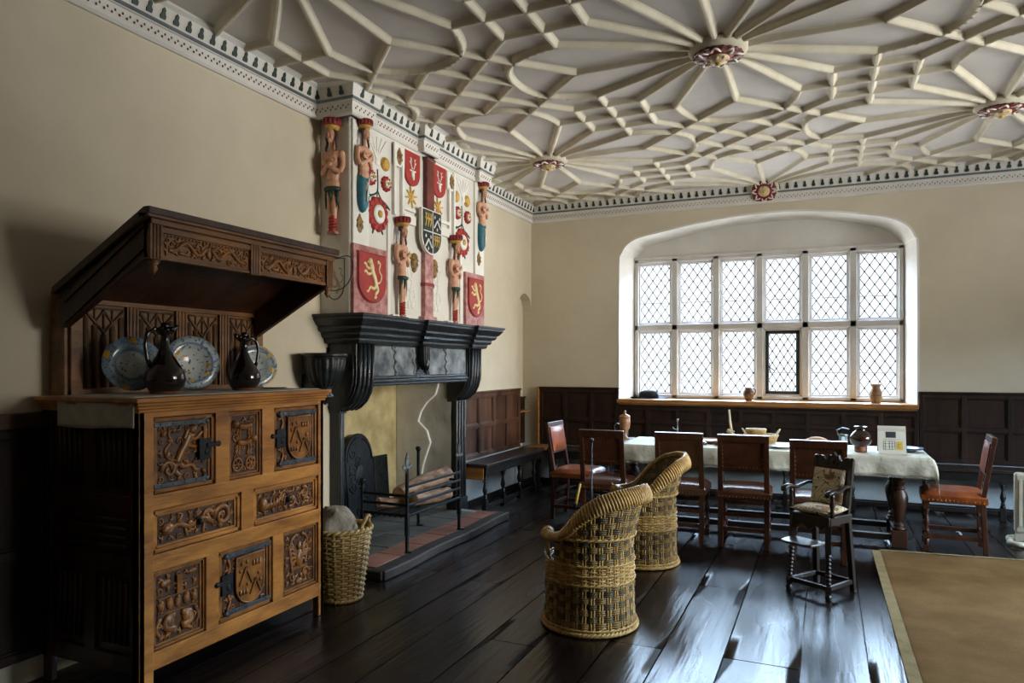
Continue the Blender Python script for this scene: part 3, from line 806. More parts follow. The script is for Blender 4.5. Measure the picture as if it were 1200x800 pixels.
struct(paneling('trim_7', FL, lin_(6.53, 8.02, 4), [.5, .84, 1.19], 'panel_red'))
FN = frame((XL-.12, 0, 0), (0, 1, 0), (0, 0, 1), (1, 0, 0))
struct(paneling('trim_8', FN, lin_(8.03, YB, 1), [.5, .86, 1.07], 'panel_dark'))
m = MB(); m.box(XL-.12, XL+.0, 8.02, YB, .905, .925); struct(m.build('trim_9', 'honey_wood', bevel=.003))
m = MB(); m.box(-3.345, -3.325, YB-.06, YB-.001, .5, 1.22); struct(m.build('trim_10', 'honey_wood', bevel=.003))
struct(paneling('trim_11', FL, lin_(YF, 4.2, 13), [.12, .62, 1.2], 'panel_dark'))
m = MB(); m.box(XL, XL+.05, YF, 4.2, 1.2, 1.275); struct(m.build('trim_12', 'panel_red', bevel=.008))
# pale plaster below the benches
m = MB(); m.box(XL, XL+.012, 6.53, 8.03, .06, .5); m.box(XL-.12, XR, YB-.012, YB, .06, .5); struct(m.build('trim_13', 'dado_plaster'))
m = MB(); m.box(XL, XR, YB-.03, YB, 0, .07); struct(m.build('baseboard_back', 'black_wood', bevel=.004))
m = MB(); m.box(XL, XL+.03, 6.53, YB, 0, .07); struct(m.build('baseboard_left', 'black_wood', bevel=.004))
# ================= hearth, fireplace surround =================
def hearth():
    t = thing('hearth', 'raised hearth of red tiles with a dark worn stone kerb under the fireplace', 'hearth', (-3.3, 5.3, 0))
    x0, x1, y0, y1 = FX+3.306, -2.79+3.3, 4.16-5.3, 6.32-5.3
    m = MB()
    # kerb, slightly wavy front edge
    pts = [(x1+.02*math.sin(k*.9)*.5-.004*k*.3+(.0 if k else 0), y0+(y1-y0)*k/14) for k in range(15)]
    m.prism([(p[0]-.12, p[1]) for p in pts][::-1]+[(p[0], p[1]) for p in pts], 0, .072)
    m.box(FX+3.3+.0, x1-.02, y0-.02, y0+.05, 0, .068)
    m.build('kerb', 'stone_dark', t, bevel=.012)
    m = MB(); m.box(XL+3.3, x1-.08, y0+.03, y1, 0, .058); m.box(x0, XL+3.3, FY0-5.3, FY1-5.3, 0, .058); m.build('mortar_bed', 'grout', t)
    m = MB(); rnd = random.Random(5)
    n = 6
    for k in range(n):
        a = y0+.06+(y1-y0-.08)*k/n; b = y0+.06+(y1-y0-.08)*(k+1)/n
        m.box(.17, x1-.125, a+.006, b-.006, .0, .066+rnd.uniform(0, .003))
    m.build('red_tiles', 'tile', t, bevel=.004)
    m = MB()
    for k in range(n-1):
        a = y0+.2+(y1-y0-.3)*k/(n-1); b = y0+.2+(y1-y0-.3)*(k+1)/(n-1)
        m.box(-.14, .158, a+.005, b-.005, 0, .064+rnd.uniform(0, .003)); 
        a = FY0-5.3+(FY1-FY0)*k/(n-1); b = FY0-5.3+(FY1-FY0)*(k+1)/(n-1)
        m.box(x0+.01, -.15, a+.005, b-.005, 0, .064+rnd.uniform(0, .003))
    m.build('sooty_slabs', 'ash_floor', t, bevel=.004)
hearth()

def mantel():
    t = thing('fireplace_surround', 'massive black stone fireplace surround with moulded shelf and scrolled consoles', 'fireplace', (XL, 5.38, 0))
    ox, oy = -XL, -5.38
    # shelf: stepped cornice swept round three sides, breaking forward over consoles and keystone
    y0, y1 = 4.36, 6.47
    def ppath(e): # e = plan of the frieze
        return [(XL, y0), (-3.16, y0), (-3.16, y0+.27), (-3.2, y0+.27), (-3.2, 5.27), (-3.16, 5.27), (-3.16, 5.43), (-3.2, 5.43), (-3.2, y1-.27), (-3.16, y1-.27), (-3.16, y1), (XL, y1)]
    path = ppath(0)
    # outward side is to the right of travel here: travel +x along y0 -> right normal is -y (outward)
    prof = [(0, 1.655), (.02, 1.66), (.028, 1.68), (.028, 1.695), (.05, 1.70), (.062, 1.72), (.06, 1.738), (.085, 1.745), (.10, 1.765), (.10, 1.782), (.118, 1.79), (.135, 1.812), (.15, 1.83), (.15, 1.848), (.165, 1.852), (.165, 1.868), (.15, 1.872), (-.1, 1.872)]
    m = MB(); m.sweep(path, prof, X=T(ox, oy, 0)); m.box(XL+ox, -3.15+ox, y0+oy-.05, y1+oy+.05, 1.70, 1.871)
    m.build('shelf', 'slate', t)
    # frieze panel
    m = MB(); m.box(XL+ox, -3.225+ox, y0+.2+oy, y1-.2+oy, 1.33, 1.66); m.build('lintel_block', 'slate', t, bevel=.006)
    F = frame((-3.225+ox, oy, 0), (0, 1, 0), (0, 0, 1), (1, 0, 0))
    m = MB()
    for a, b in ((y0+.29, 4.93), (4.94, 5.25), (5.45, 5.78), (5.79, y1-.29)):
        m.box(a, b, 1.41, 1.645, 0, .012, F)
    m.pieces('frieze_slab', 'slate_frieze', t, bevel=.004)
    for yc in (4.94, 5.785):
        m = MB(); stroke(m, [(yc-.05, 1.64), (yc+.01, 1.60), (yc-.02, 1.56), (yc+.02, 1.52), (yc-.02, 1.48), (yc+.02, 1.44), (yc, 1.41)], .014, X=F, z=.012, flat=.8); m.build('carved_edge', 'slate_frieze', t)
    for yc, sg in ((5.2, 1), (5.5, -1)):
        m = MB(); stroke(m, [(yc, 1.63), (yc+.04*sg, 1.57), (yc, 1.53), (yc+.05*sg, 1.48), (yc+.02*sg, 1.42)], .012, X=F, z=.012); m.build('carved_edge', 'slate_frieze', t)
    m = MB()
    for z, e in ((1.395, .02), (1.37, .03), (1.345, .018)): m.box(y0+.26, y1-.26, z-.011, z+.011, 0, e, F)
    m.build('lintel_moulding', 'slate', t, bevel=.005)
    # keystone pendant
    m = MB(); K = frame((-3.215+ox, 5.35+oy, 0), (0, 1, 0), (0, 0, 1), (1, 0, 0))
    m.prism([(-.055, 1.66), (.055, 1.66), (.05, 1.53), (.035, 1.49), (0, 1.45), (-.035, 1.49), (-.05, 1.53)], 0, .06, K)
    m.ell((0, 1.5, .05), (.035, .06, .03), K); m.ell((0, 1.445, .04), (.018, .018, .018), K)
    for d in (-.03, 0, .03): m.box(d-.008, d+.008, 1.53, 1.66, .06, .07, K)
    m.build('keystone', 'slate', t, bevel=.005)
    # consoles and jambs (side profile in x, z; ribs along the front)
    cp = []
    for x, z in ((-3.19, 1.66), (-3.19, 1.42), (-3.195, 1.36), (-3.215, 1.29), (-3.25, 1.23), (-3.30, 1.185), (-3.345, 1.165)): cp.append((x, z))
    prof2 = cp+[(-3.36, 1.13), (-3.36, .18), (-3.34, .15), (-3.34, .0), (XL, 0), (XL, 1.66)]
    for nm, ya, yb, jb in (('console', y0+.02, y0+.24, y0+.10), ('console', y1-.25, y1-.02, y1-.02)):
        m = MB(); X = frame((ox, ya+oy, 0), (1, 0, 0), (0, 0, 1), (0, -1, 0))
        full = [(x, z) for x, z in cp]+[(XL, 1.165), (XL, 1.66)]
        m.prism(full, -(yb-ya), 0, X)
        c = m.build('console', 'slate', t, bevel=.005)
        m = MB()
        for k in range(4):
            yy = ya+.03+(yb-ya-.06)*k/3+oy
            pts = [(x+ox+.004, yy, z) for x, z in cp]
            m.tube(pts, .024, n=8, flat=((0, 1, 0), .85))
        for yy in (ya+oy-.001, yb+oy+.001): m.tube([(x+ox-.03, yy, z) for x, z in cp], .009, n=5)
        m.build('flute', 'slate', c)
        m = MB(); m.box(XL+ox, -3.36+ox, ya+.02+oy, jb-.0+oy, .0, 1.17); m.box(XL+ox, -3.335+ox, ya+oy, jb+.01+oy, .0, .17)
        for k in range(4):
            yy = ya+.035+(jb-ya-.055)*k/3+oy; m.tube([(-3.36+ox, yy, .17), (-3.36+ox, yy, 1.17)], min(.02, (jb-ya)*.16), n=8)
        m.box(XL+ox, -3.345+ox, ya+.01+oy, jb+.01+oy, 1.13, 1.175)
        m.build('jamb', 'slate', t, bevel=.004)
mantel()

# ================= painted overmantel =================
OM = thing('painted_overmantel', 'white plaster overmantel painted with shields, roses and crowned figures above the fireplace', 'overmantel', (XC, 5.39, 1.872))
def OF(y, z, n=0):   # frame on the face; local u = along +y, v = up, n = out
    return frame((n, y-5.39, z-1.872), (0, 1, 0), (0, 0, 1), (1, 0, 0))
m = MB()
for y0, y1, z0, z1, d in ((4.30, 4.50, 1.872, 3.3, .02), (4.76, 4.80, 1.872, 2.62, .015), (4.83, 4.86, 2.70, 3.28, .03), (4.95, 4.98, 2.70, 3.12, .03), (4.96, 5.16, 2.66, 2.74, .03), (4.96, 5.16, 2.77, 2.80, .03), (5.54, 5.74, 2.66, 2.74, .03), (5.54, 5.74, 2.77, 2.80, .03), (5.74, 5.77, 2.70, 3.12, .03), (5.83, 5.86, 2.70, 3.28, .03),
                          (5.98, 6.02, 1.872, 2.62, .015), (6.28, 6.48, 1.872, 3.3, .02), (4.83, 5.0, 3.10, 3.27, .02), (5.72, 5.88, 3.10, 3.27, .02), (4.78, 5.04, 1.872, 1.9, .05), (5.68, 5.92, 1.872, 1.9, .05)):
    m.box(y0, y1, z0, z1, 0, d, OF(0, 0)) if False else m.box(0, d, y0-5.39, y1-5.39, z0-1.872, z1-1.872)
m.pieces('pilaster_strip', 'p_white', OM, bevel=.005)
for yc in (5.12, 5.56):         # white vine relief between the figures
    m = MB(); X = OF(yc, 2.1)
    stroke(m, [(0, .22), (.02, .1), (-.01, 0), (.01, -.12)], .008, X=X, flat=.7)
    for s in (1, -1):
        stroke(m, [(0, .1), (.04*s, .16), (.06*s, .24)], .007, X=X, flat=.7); stroke(m, [(0, 0), (.045*s, .03), (.06*s, -.04)], .007, X=X, flat=.7)
        m.ell((.03*s, -.1, 0), (.02, .035, .01), X)
    m.build('vine_relief', 'p_white', OM)
for yc in (4.63, 6.06):         # fan relief at the top
    m = MB(); X = OF(yc, 3.17)
    for s in (-1.6, -.8, 0, .8, 1.6): stroke(m, [(0, -.09), (.03*s, -.02), (.08*s, .09)], .014, .008, X=X, flat=.7)
    m.ell((0, -.1, 0), (.035, .03, .015), X)
    m.build('fan_relief', 'p_white', OM)
def rosette(yc, zc, r, par):
    X = OF(yc, zc)
    m = MB(); 
    n = 11; poly = []
    for k in range(n*4):
        a = 2*PI*k/(n*4); rr = r*(1-.16*(1-abs(math.sin(a*n/2)))); poly.append((rr*math.cos(a), rr*math.sin(a)))
    m.prism(poly, 0, .018, X)
    for k in range(n): a = 2*PI*(k+.5)/n; m.ell((r*.82*math.cos(a), r*.82*math.sin(a), .016), (r*.17, r*.13, .012), X, n=8, m=5, rot=Matrix.Rotation(a, 4, 'Z'))
    o = m.build('red_rose', 'p_red', par)
    m = MB(); m.lathe([(r*.54, .018), (r*.52, .03), (r*.35, .034), (0, .034)], X, n=20); m.build('white_disc', 'p_white', o)
    m = MB(); m.ell((0, 0, .034), (r*.22, r*.22, .016), X)
    if r < .09:
        for k in range(6): a = 2*PI*k/6; m.ell((r*.4*math.cos(a), r*.4*math.sin(a), .034), (.006, .006, .005), X, n=6, m=4)
    m.build('gold_eye', 'p_gold', o)
def leaf(mb, X, a, b, w):
    a = Vector((*a, 0)); b = Vector((*b, 0)); d = (b-a); l = d.length; ang = math.atan2(d.y, d.x)
    mb.ell(tuple((a+b)/2), (l/2, w, .008), X, n=10, m=6, rot=Matrix.Rotation(ang, 4, 'Z'))
def rose_plant(yc):
    rosette(yc-.10, 2.925, .062, OM); rosette(yc+.105, 2.92, .062, OM); rosette(yc-.01, 2.66, .138, OM)
    m = MB(); X = OF(yc, 0)
    stroke(m, [(0, 3.01), (.005, 2.93), (0, 2.84), (-.06, 2.80), (-.14, 2.775)], .008, X=X, flat=.7)
    stroke(m, [(0, 2.85), (.05, 2.79), (.16, 2.735)], .008, X=X, flat=.7); stroke(m, [(0, 2.86), (-.005, 2.78)], .006, X=X)
    leaf(m, X, (-.06, 2.80), (-.16, 2.77), .012); leaf(m, X, (.06, 2.785), (.18, 2.725), .012)
    m.build('rose_stem', 'p_green', OM)
    for a in (200, 250, 300, 340, 30): 
        m = MB(); c = (-.01, 2.66); leaf(m, X, (c[0]+.12*math.cos(R(a)), c[1]+.12*math.sin(R(a))), (c[0]+.17*math.cos(R(a)), c[1]+.17*math.sin(R(a))), .011); m.build('rose_leaf', 'p_green', OM)
    for dy in (-.12, .10):
        m = MB(); X = OF(yc+dy, 3.075); m.lathe([(.056, 0), (.054, .012), (.03, .022), (0, .024)], X, n=20)
        for k in range(12): a = 2*PI*k/12; m.ell((.035*math.cos(a), .035*math.sin(a), .018), (.009, .009, .005), X, n=6, m=4)
        m.build('gold_roundel', 'p_gold', OM)
rose_plant(4.635); rose_plant(6.03)
def mask(yc, zc, w=.055, h=.085):
    X = OF(yc, zc); m = MB()
    m.ell((0, 0, .005), (w*.9, h, .026), X); m.ell((0, -.01, .028), (.008, .02, .01), X)
    for s in (-1, 1):
        m.ell((s*w*.45, h*.25, .02), (w*.28, .012, .012), X); m.ell((s*w*.5, -h*.2, .016), (w*.3, h*.22, .014), X); stroke(m, [(s*w*.3, h*.6), (s*w*.9, h*.8), (s*w, h*.3)], .009, X=X)
    m.ell((0, -h*.55, .016), (w*.4, .012, .012), X); m.ell((0, h*.8, .01), (w*.5, .016, .012), X)
    m.build('gilt_mask', 'p_brown', OM)
for a, b in ((4.38, 2.54), (4.92, 3.18), (5.80, 3.18), (5.165, 2.355), (5.50, 2.345), (6.36, 2.545)): mask(a, b)
def stag_shield(yc):
    X = OF(yc, 3.13); m = MB(); m.prism(shield_poly(.235, .28), 0, .022, X); o = m.build('red_shield', 'p_red', OM, bevel=.004)
    m = MB(); m.ell((.0, -.045, .022), (.022, .04, .012), X); m.ell((.0, -.075, .026), (.013, .02, .01), X)
    for s in (-1, 1):
        m.ell((s*.032, -.015, .022), (.016, .009, .006), X); stroke(m, [(s*.01, 0), (s*.03, .04), (s*.022, .09)], .006, .004, X=X, z=.022); stroke(m, [(s*.028, .035), (s*.05, .06)], .005, X=X, z=.022); stroke(m, [(s*.026, .065), (s*.045, .09)], .004, X=X, z=.022)
    m.build('stag_head', 'p_white', o)
    X = OF(yc, 2.9); m = MB()
    for k in range(8):
        a = PI*k/4+.2; l = .10 if k % 2 == 0 else .085
        m.prism([(0, -.011), (l*.75, -.006), (l, 0), (l*.75, .006), (0, .011)], 0, .012, X @ Matrix.Rotation(a, 4, 'Z'))
    m.ell((0, 0, .01), (.02, .02, .012), X); m.build('gold_star', 'p_gold', OM)
stag_shield(5.12); stag_shield(5.57)
# centre column
m = MB(); m.box(0, .045, -.075, .055, 2.80-1.872, 3.28-1.872); m.box(0, .055, -.085, .065, 3.255-1.872, 3.29-1.872); m.build('upper_column', 'p_brownred', OM, bevel=.012)
m = MB(); X = T(.0, -.035, 0) @ S(.6, 1, 1)
m.prism([(0, -.06), (.06, -.06), (.085, -.03), (.085, .03), (.06, .06), (0, .06)], .62, .95, X); m.prism([(0, -.075), (.08, -.075), (.1, -.04), (.1, .04), (.08, .075), (0, .075)], .29, .305, X)
m.prism([(0, -.07), (.07, -.07), (.095, -.035), (.095, .035), (.07, .07), (0, .07)], .035, .62, X)
m.prism([(0, -.11), (.1, -.11), (.13, -.06), (.13, .06), (.1, .11), (0, .11)], 0, .04, X); m.build('marbled_column', 'p_marble', OM, bevel=.006)
m = MB(); m.prism([(0, -.08), (.08, -.08), (.105, -.04), (.105, .04), (.08, .08), (0, .08)], .3, .33, X); m.build('column_band', 'p_crimson', OM, bevel=.004)
# quartered arms
def arms():
    X = OF(5.345, 2.635, .06); w, h = .30, .36
    m = MB(); m.prism(shield_poly(w+.025, h+.025), -.02, .012, X); o = m.build('arms_border', 'p_white', OM, bevel=.004)
    sp = shield_poly(w, h)
    def q(poly, z0, z1, name, mt):
        m = MB(); m.prism(poly, z0, z1, X); return m.build(name, mt, o)
    left = [p for p in sp if p[0] <= 1e-6]; right = [p for p in sp if p[0] >= -1e-6]
    q([(-w/2, h/2), (0, h/2), (0, .0), (-w/2, 0)], .012, .02, 'green_quarter', 'p_green'); q([(0, h/2), (w/2, h/2), (w/2, 0), (0, 0)], .012, .02, 'black_quarter', 'p_black')
    lo = [(0, 0), (w/2, 0)]+[p for p in sp if p[0] > 1e-6 and p[1] < 0]+[(0, -h/2)]; q(lo, .012, .02, 'green_quarter', 'p_green')
    lo2 = [(-x, y) for x, y in lo]; q(lo2, .012, .02, 'black_quarter', 'p_black')
    m = MB()
    for cx, cy, s in ((-.075, .09, 1), (.07, -.075, .85)):
        for dx in (-.04, 0, .04): stroke(m, [(cx+dx*s, cy+.06*s), (cx+(dx+.008)*s, cy), (cx+(dx-.006)*s, cy-.05*s)], .012*s, .007, X=X, z=.022, flat=.5); m.ell((cx+dx*s, cy+.055*s, .024), (.016*s, .01, .006), X)
        stroke(m, [(cx-.055*s, cy+.02*s), (cx+.055*s, cy+.015*s)], .01, X=X, z=.022, flat=.5)
    m.build('gold_charges', 'p_gold', o)
    m = MB()
    for cx, cy in ((.075, .08), (-.075, -.10)):
        for s in (-1, 1): m.beam((cx, cy+.035, .024), (cx+s*.055, cy-.035, .024), .013, .008, X=X)
        for dx, dy in ((-.04, .055), (.04, .055), (0, -.045)): 
            stroke(m, [(cx+dx, cy+dy-.014), (cx+dx, cy+dy+.016)], .005, X=X, z=.023); stroke(m, [(cx+dx-.012, cy+dy), (cx+dx+.012, cy+dy)], .004, X=X, z=.023)
    m.beam((-w/2, 0, .022), (w/2, 0, .022), .008, .006, X=X); m.beam((0, -h/2, .022), (0, h/2, .022), .008, .006, up=(0, 0, 1), X=X)
    m.build('white_chevrons', 'p_white', o)
arms()
def lion_panel(yc, w):
    z0, z1 = 1.875, 2.39
    X = OF(yc, (z0+z1)/2); m = MB(); m.box(-w/2, w/2, -(z1-z0)/2, (z1-z0)/2, 0, .03, X); p = m.build('marbled_panel', 'p_marble', OM, bevel=.005)
    m = MB(); m.prism(shield_poly(w*.8+.02, .38), .03, .036, X @ T(0, .02, 0)); m.build('shield_edge', 'p_crimson', p)
    m = MB(); m.prism(shield_poly(w*.8, .36), .03, .045, X @ T(0, .02, 0)); m.build('red_shield', 'p_red', p, bevel=.003)
    m = MB(); lion_rampant(m, X @ T(0, .03, .045), .31, .9); m.build('gold_lion', 'p_palegold', p)
lion_panel(4.515, .44); lion_panel(6.265, .40)
# black line-drawn shield on the side of the breast
m = MB(); SX = frame((-.135, CY0-5.39, 2.13-1.872), (1, 0, 0), (0, 0, 1), (0, -1, 0)); sp = shield_poly(.17, .30)
m.tube([(p[0], p[1], .001) for p in sp], .004, SX, n=5, closed=True); m.build('shield_outline', 'p_black', OM)
m = MB(); lion_rampant(m, SX @ S(1, 1, .3), .2, .8); m.build('faded_lion', 'p_sidebeige', OM)

# ---- crowned terminal figures: one continuous body each
def fig_body(kind):
    """height 1 unit = .62 m figure; z up, facing +x, back on the plane x = 0"""
    m = MB()
    E = m.ell
    E((.045, 0, .545), (.030, .033, .046), n=20, m=14)          # head
    E((.047, 0, .525), (.024, .024, .026), n=16, m=10)           # jaw
    E((.075, 0, .538), (.007, .006, .012), n=10, m=8)                # nose
    for s in (-1, 1): E((.068, s*.012, .545), (.006, .008, .005)); E((.05, s*.033, .54), (.008, .004, .01)); E((.064, s*.016, .529), (.01, .01, .01))
    E((.072, 0, .518), (.007, .011, .004)); E((.068, 0, .505), (.01, .011, .008)); E((.071, 0, .556), (.006, .022, .005))
    m.tube([(.036, 0, .51), (.03, 0, .465)], [.017, .02], n=10)
    E((.03, 0, .43), (.034, .074, .036)); E((.03, 0, .385), (.038, .058, .06)); E((.028, 0, .32), (.034, .05, .06)); E((.028, 0, .265), (.036, .054, .045))
    for s in (-1, 1):
        E((.052, s*.026, .405), (.018, .024, .022)); E((.024, s*.075, .43), (.024, .024, .026))
        m.tube([(.024, s*.078, .43), (.026, s*.088, .37), (.045, s*.078, .328)], [.021, .018, .0155], n=10)
    # arms folded: forearms cross the chest and the hands lie on the opposite side
    m.tube([(.045, -.078, .328), (.07, -.03, .352), (.078, .022, .385)], [.0155, .0145, .011], n=10)
    m.tube([(.045, .078, .328), (.068, .04, .345), (.072, -.018, .372)], [.0155, .0145, .011], n=10)
    for s, (hx, hy, hz) in ((1, (.08, .034, .393)), (-1, (.075, -.03, .381))):
        E((hx, hy, hz), (.009, .014, .013))
        for k in range(4):
            z = hz+.011-.0075*k; l = (.022, .026, .024, .018)[k]
            m.tube([(hx, hy+s*.006, z), (hx-.001, hy+s*(.012+l*.5), z+.002), (hx-.008, hy+s*(.012+l), z)], [.0042, .0038, .003], n=6)
        m.tube([(hx, hy-s*.004, hz+.012), (hx+.002, hy+s*.006, hz+.026)], [.0045, .0035], n=6)
    if kind == 'cloth':
        E((.026, 0, .225), (.034, .05, .04))
        for s in (-1, 1): m.tube([(.03, s*.022, .22), (.034, s*.02, .13), (.028, s*.012, .06)], [.027, .02, .015], n=10)
        m.tube([(.028, 0, .1), (.026, 0, 0)], [.022, .02], n=10)
    else:
        E((.026, 0, .22), (.036, .054, .05)); m.tube([(.028, 0, .2), (.026, 0, .1)], [.04, .03], n=10)
    o = m.build('figure_body', 'p_skin', None)
    rm = o.modifiers.new('r', 'REMESH'); rm.mode = 'VOXEL'; rm.voxel_size = .0028; rm.use_smooth_shade = True
    sm = o.modifiers.new('s', 'SMOOTH'); sm.factor = .5; sm.iterations = 3
    dg = bpy.context.evaluated_depsgraph_get(); me = bpy.data.meshes.new_from_object(o.evaluated_get(dg))
    bpy.data.objects.remove(o)
    me.materials.clear(); me.materials.append(M['p_skin'])
    return me
BODY = {'cloth': fig_body('cloth'), 'skirt': fig_body('skirt')}
def figure(kind, par, X, s, wy=.78):
    """caryatid on frame X (x out, y along, z up)"""
    o = bpy.data.objects.new('carved_figure', BODY[kind]); COL.objects.link(o); o.parent = par; o.matrix_local = X @ S(s*.85, s*wy, s)
    def part(nm, mb, mt): q = mb.build(nm, mt, o); return q
    m = MB(); m.lathe([(.04, .572), (.048, .58), (.056, .594)], T(.036, 0, 0) , n=18); part('crown_band', m, 'p_gold')
    m = MB(); m.lathe([(.056, .592), (.06, .6), (.062, .632), (0, .634)], T(.036, 0, 0), n=18)
    for k in range(14): a = 2*PI*k/14; m.ell((.036+.06*math.cos(a), .06*math.sin(a), .615), (.009, .009, .018), n=6, m=5)
    part('red_crown', m, 'p_crimson')
    m = MB(); m.ell((.034, 0, .563), (.034, .038, .03))
    for s_ in (-1, 1): m.tube([(.04, s_*.036, .56), (.044, s_*.044, .53), (.04, s_*.039, .5), (.044, s_*.046, .47), (.042, s_*.042, .44)], [.011, .01, .009, .009, .005], n=7)
    part('braided_hair', m, 'p_hair')
    m = MB()
    for s_ in (-1, 1): m.ell((.0735, s_*.012, .545), (.0022, .0045, .0022), n=8, m=5)
    part('painted_eyes', m, 'p_black')
    if kind == 'cloth':
        m = MB(); m.tube([(.03, y*.058, .238+.004*math.cos(y*9)) if 0 else (.03+.036*math.cos(a), .056*math.sin(a), .24) for a, y in [(R(q), 0) for q in range(-100, 101, 20)]], .013, n=8)
        for y, l, w in ((-.048, .11, .013), (-.032, .06, .012), (.048, .11, .013), (.032, .06, .012), (0, .07, .016), (-.016, .05, .012), (.016, .05, .012)):
            m.tube([(.052-abs(y)*.3, y, .24), (.056-abs(y)*.3, y*1.04, .24-l*.5), (.05-abs(y)*.3, y*1.15, .24-l)], [w, w*.8, w*.3], n=7)
        part('loincloth', m, 'p_green')
        m = MB()
        for k in range(5): m.tube([(.028+.0235*math.cos(R(a)), .0235*math.sin(R(a)), .012+k*.017+.006*math.sin(R(a))) for a in range(-100, 101, 20)], .0085, n=6)
        part('red_wrapping', m, 'p_red')
        m = MB(); m.box(0, .05, -.035, .035, -.012, .004); part('foot_block', m, 'p_marble')
    else:
        m = MB(); X2 = frame((0, 0, 0), (0, 1, 0), (0, 0, 1), (1, 0, 0))
        m.lathe([(.0, .02), (.03, .035), (.055, .07), (.064, .12), (.064, .2), (.058, .262), (.05, .268)], S(.75, 1, 1) @ T(.02, 0, 0), n=20); part('teal_skirt', m, 'p_teal')
        m = MB(); 
        m.tube([(.066, .012, .25), (.068, .008, .2), (.07, -.012, .14), (.066, -.01, .09)], .007, n=6); m.tube([(.066, -.018, .22), (.069, -.005, .2)], .006, n=6); m.tube([(.07, -.012, .14), (.069, .012, .13)], .006, n=6); part('white_scroll', m, 'p_white')
    return o
F0 = lambda y, z, x=0.: T(x, y-5.39, z-1.872)
figure('skirt', OM, F0(4.395, 2.60, .02), 1.12); figure('skirt', OM, F0(6.385, 2.60, .02), 1.12)
figure('cloth', OM, F0(4.905, 1.895, .02), 1.25, .66); figure('cloth', OM, F0(5.80, 1.895, .02), 1.25, .66)
figure('cloth', OM, T(-.13, CY0-5.39+.0, 2.47-1.872) @ RZ(-90), 1.30)

# ================= things in the fireplace =================
def grate():
    t = thing('fire_grate', 'black wrought-iron fire basket with fleur-de-lis finials on the hearth', 'fire grate', (-3.12, 5.07, .068))
    x0, x1, y0, y1 = -.21, .20, -.42, .42
    def post(x, y, h, fin):
        m = MB(); m.box(x-.011, x+.011, y-.011, y+.011, 0, h); m.box(x-.015, x+.015, y-.015, y+.015, .13, .3)
        m.box(x-.012, x+.05, y-.018, y+.018, 0, .012)
        p = m.build('post', 'iron', t, bevel=.003)
        m = MB()
        if fin:
            X = frame((x, y, h), (.35, .94, 0), (0, 0, 1), (.94, -.35, 0))
            m.prism([(0, .12), (.014, .08), (.017, .05), (.008, .015), (.03, .03), (.042, .02), (.036, 0), (.015, -.005), (.012, -.04), (-.012, -.04), (-.015, -.005), (-.036, 0), (-.042, .02), (-.03, .03), (-.008, .015), (-.017, .05), (-.014, .08)], -.006, .006, X)
        else: m.lathe([(.012, 0), (.02, .015), (.026, .03), (.02, .045), (0, .05)], T(x, y, h-.005), n=10)
        m.build('finial', 'iron_grey' if fin else 'iron', p)
    post(x1, y0, .64, True); post(x1, y1, .64, True); post(x0, y0, .5, False); post(x0, y1, .66, False)
    m = MB()
    for z in (.28, .36, .43, .50): m.beam((x1+.008, y0-.01, z), (x1+.008, y1+.01, z), .013, .02)
    m.pieces('front_rail', 'iron', t, bevel=.003)
    m = MB()
    for y in (y0, y1):
        for z in (.28, .36, .43): m.beam((x0, y, z), (x1, y, z), .012, .022)
    m.pieces('side_rail', 'iron', t, bevel=.003)
    m = MB()
    for k in range(7): m.beam((x0+.05+k*.05, y0, .265), (x0+.05+k*.05, y1, .265), .012, .012)
    m.pieces('grid_bar', 'iron', t)
grate()
def log(loc, rz, tilt, L_, r, label, seed):
    rnd = random.Random(seed); m = MB()
    n = 18; prof = []
    def fn(u, v):
        a = 2*PI*u; rr = r*(1+.13*noise.noise((math.cos(a)*1.3, math.sin(a)*1.3, v*3+seed))+.04*noise.noise((math.cos(a)*5, math.sin(a)*5, v*8+seed)))
        return (L_*(v-.5), rr*math.cos(a), rr*math.sin(a)+.02*math.sin(v*3+seed))
    m.grid(fn, n, 12, closed_u=True); 
    o = m.build('log', 'log', None)
    e = MB()
    for v in (0, 1):
        ring = [fn(k/n, v) for k in range(n)]; c = tuple(sum(q[i] for q in ring)/n for i in range(3)); c = (c[0]+(.004 if v else -.004), c[1], c[2])
        e.add(ring+[c], [(k, (k+1) % n, n) for k in range(n)])
    e.build('cut_end', 'log_end', o)
    o.location = loc; o.rotation_euler = (0, R(tilt), R(rz)); tag(o, label, 'log', 'logs in the fire basket')
log((-3.14, 5.27, .47), 78, -13, .60, .082, 'thickest split log, lying tilted on top of the fire basket', 1)
log((-3.03, 5.2, .40), 88, 0, .55, .052, 'lower log lying right behind the front rails of the fire basket', 2)
log((-3.21, 4.95, .395), 65, 0, .34, .04, 'short log at the left end of the fire basket', 3)
log((-3.22, 5.2, .395), 95, 3, .42, .042, 'rear log half hidden at the back of the fire basket', 4)
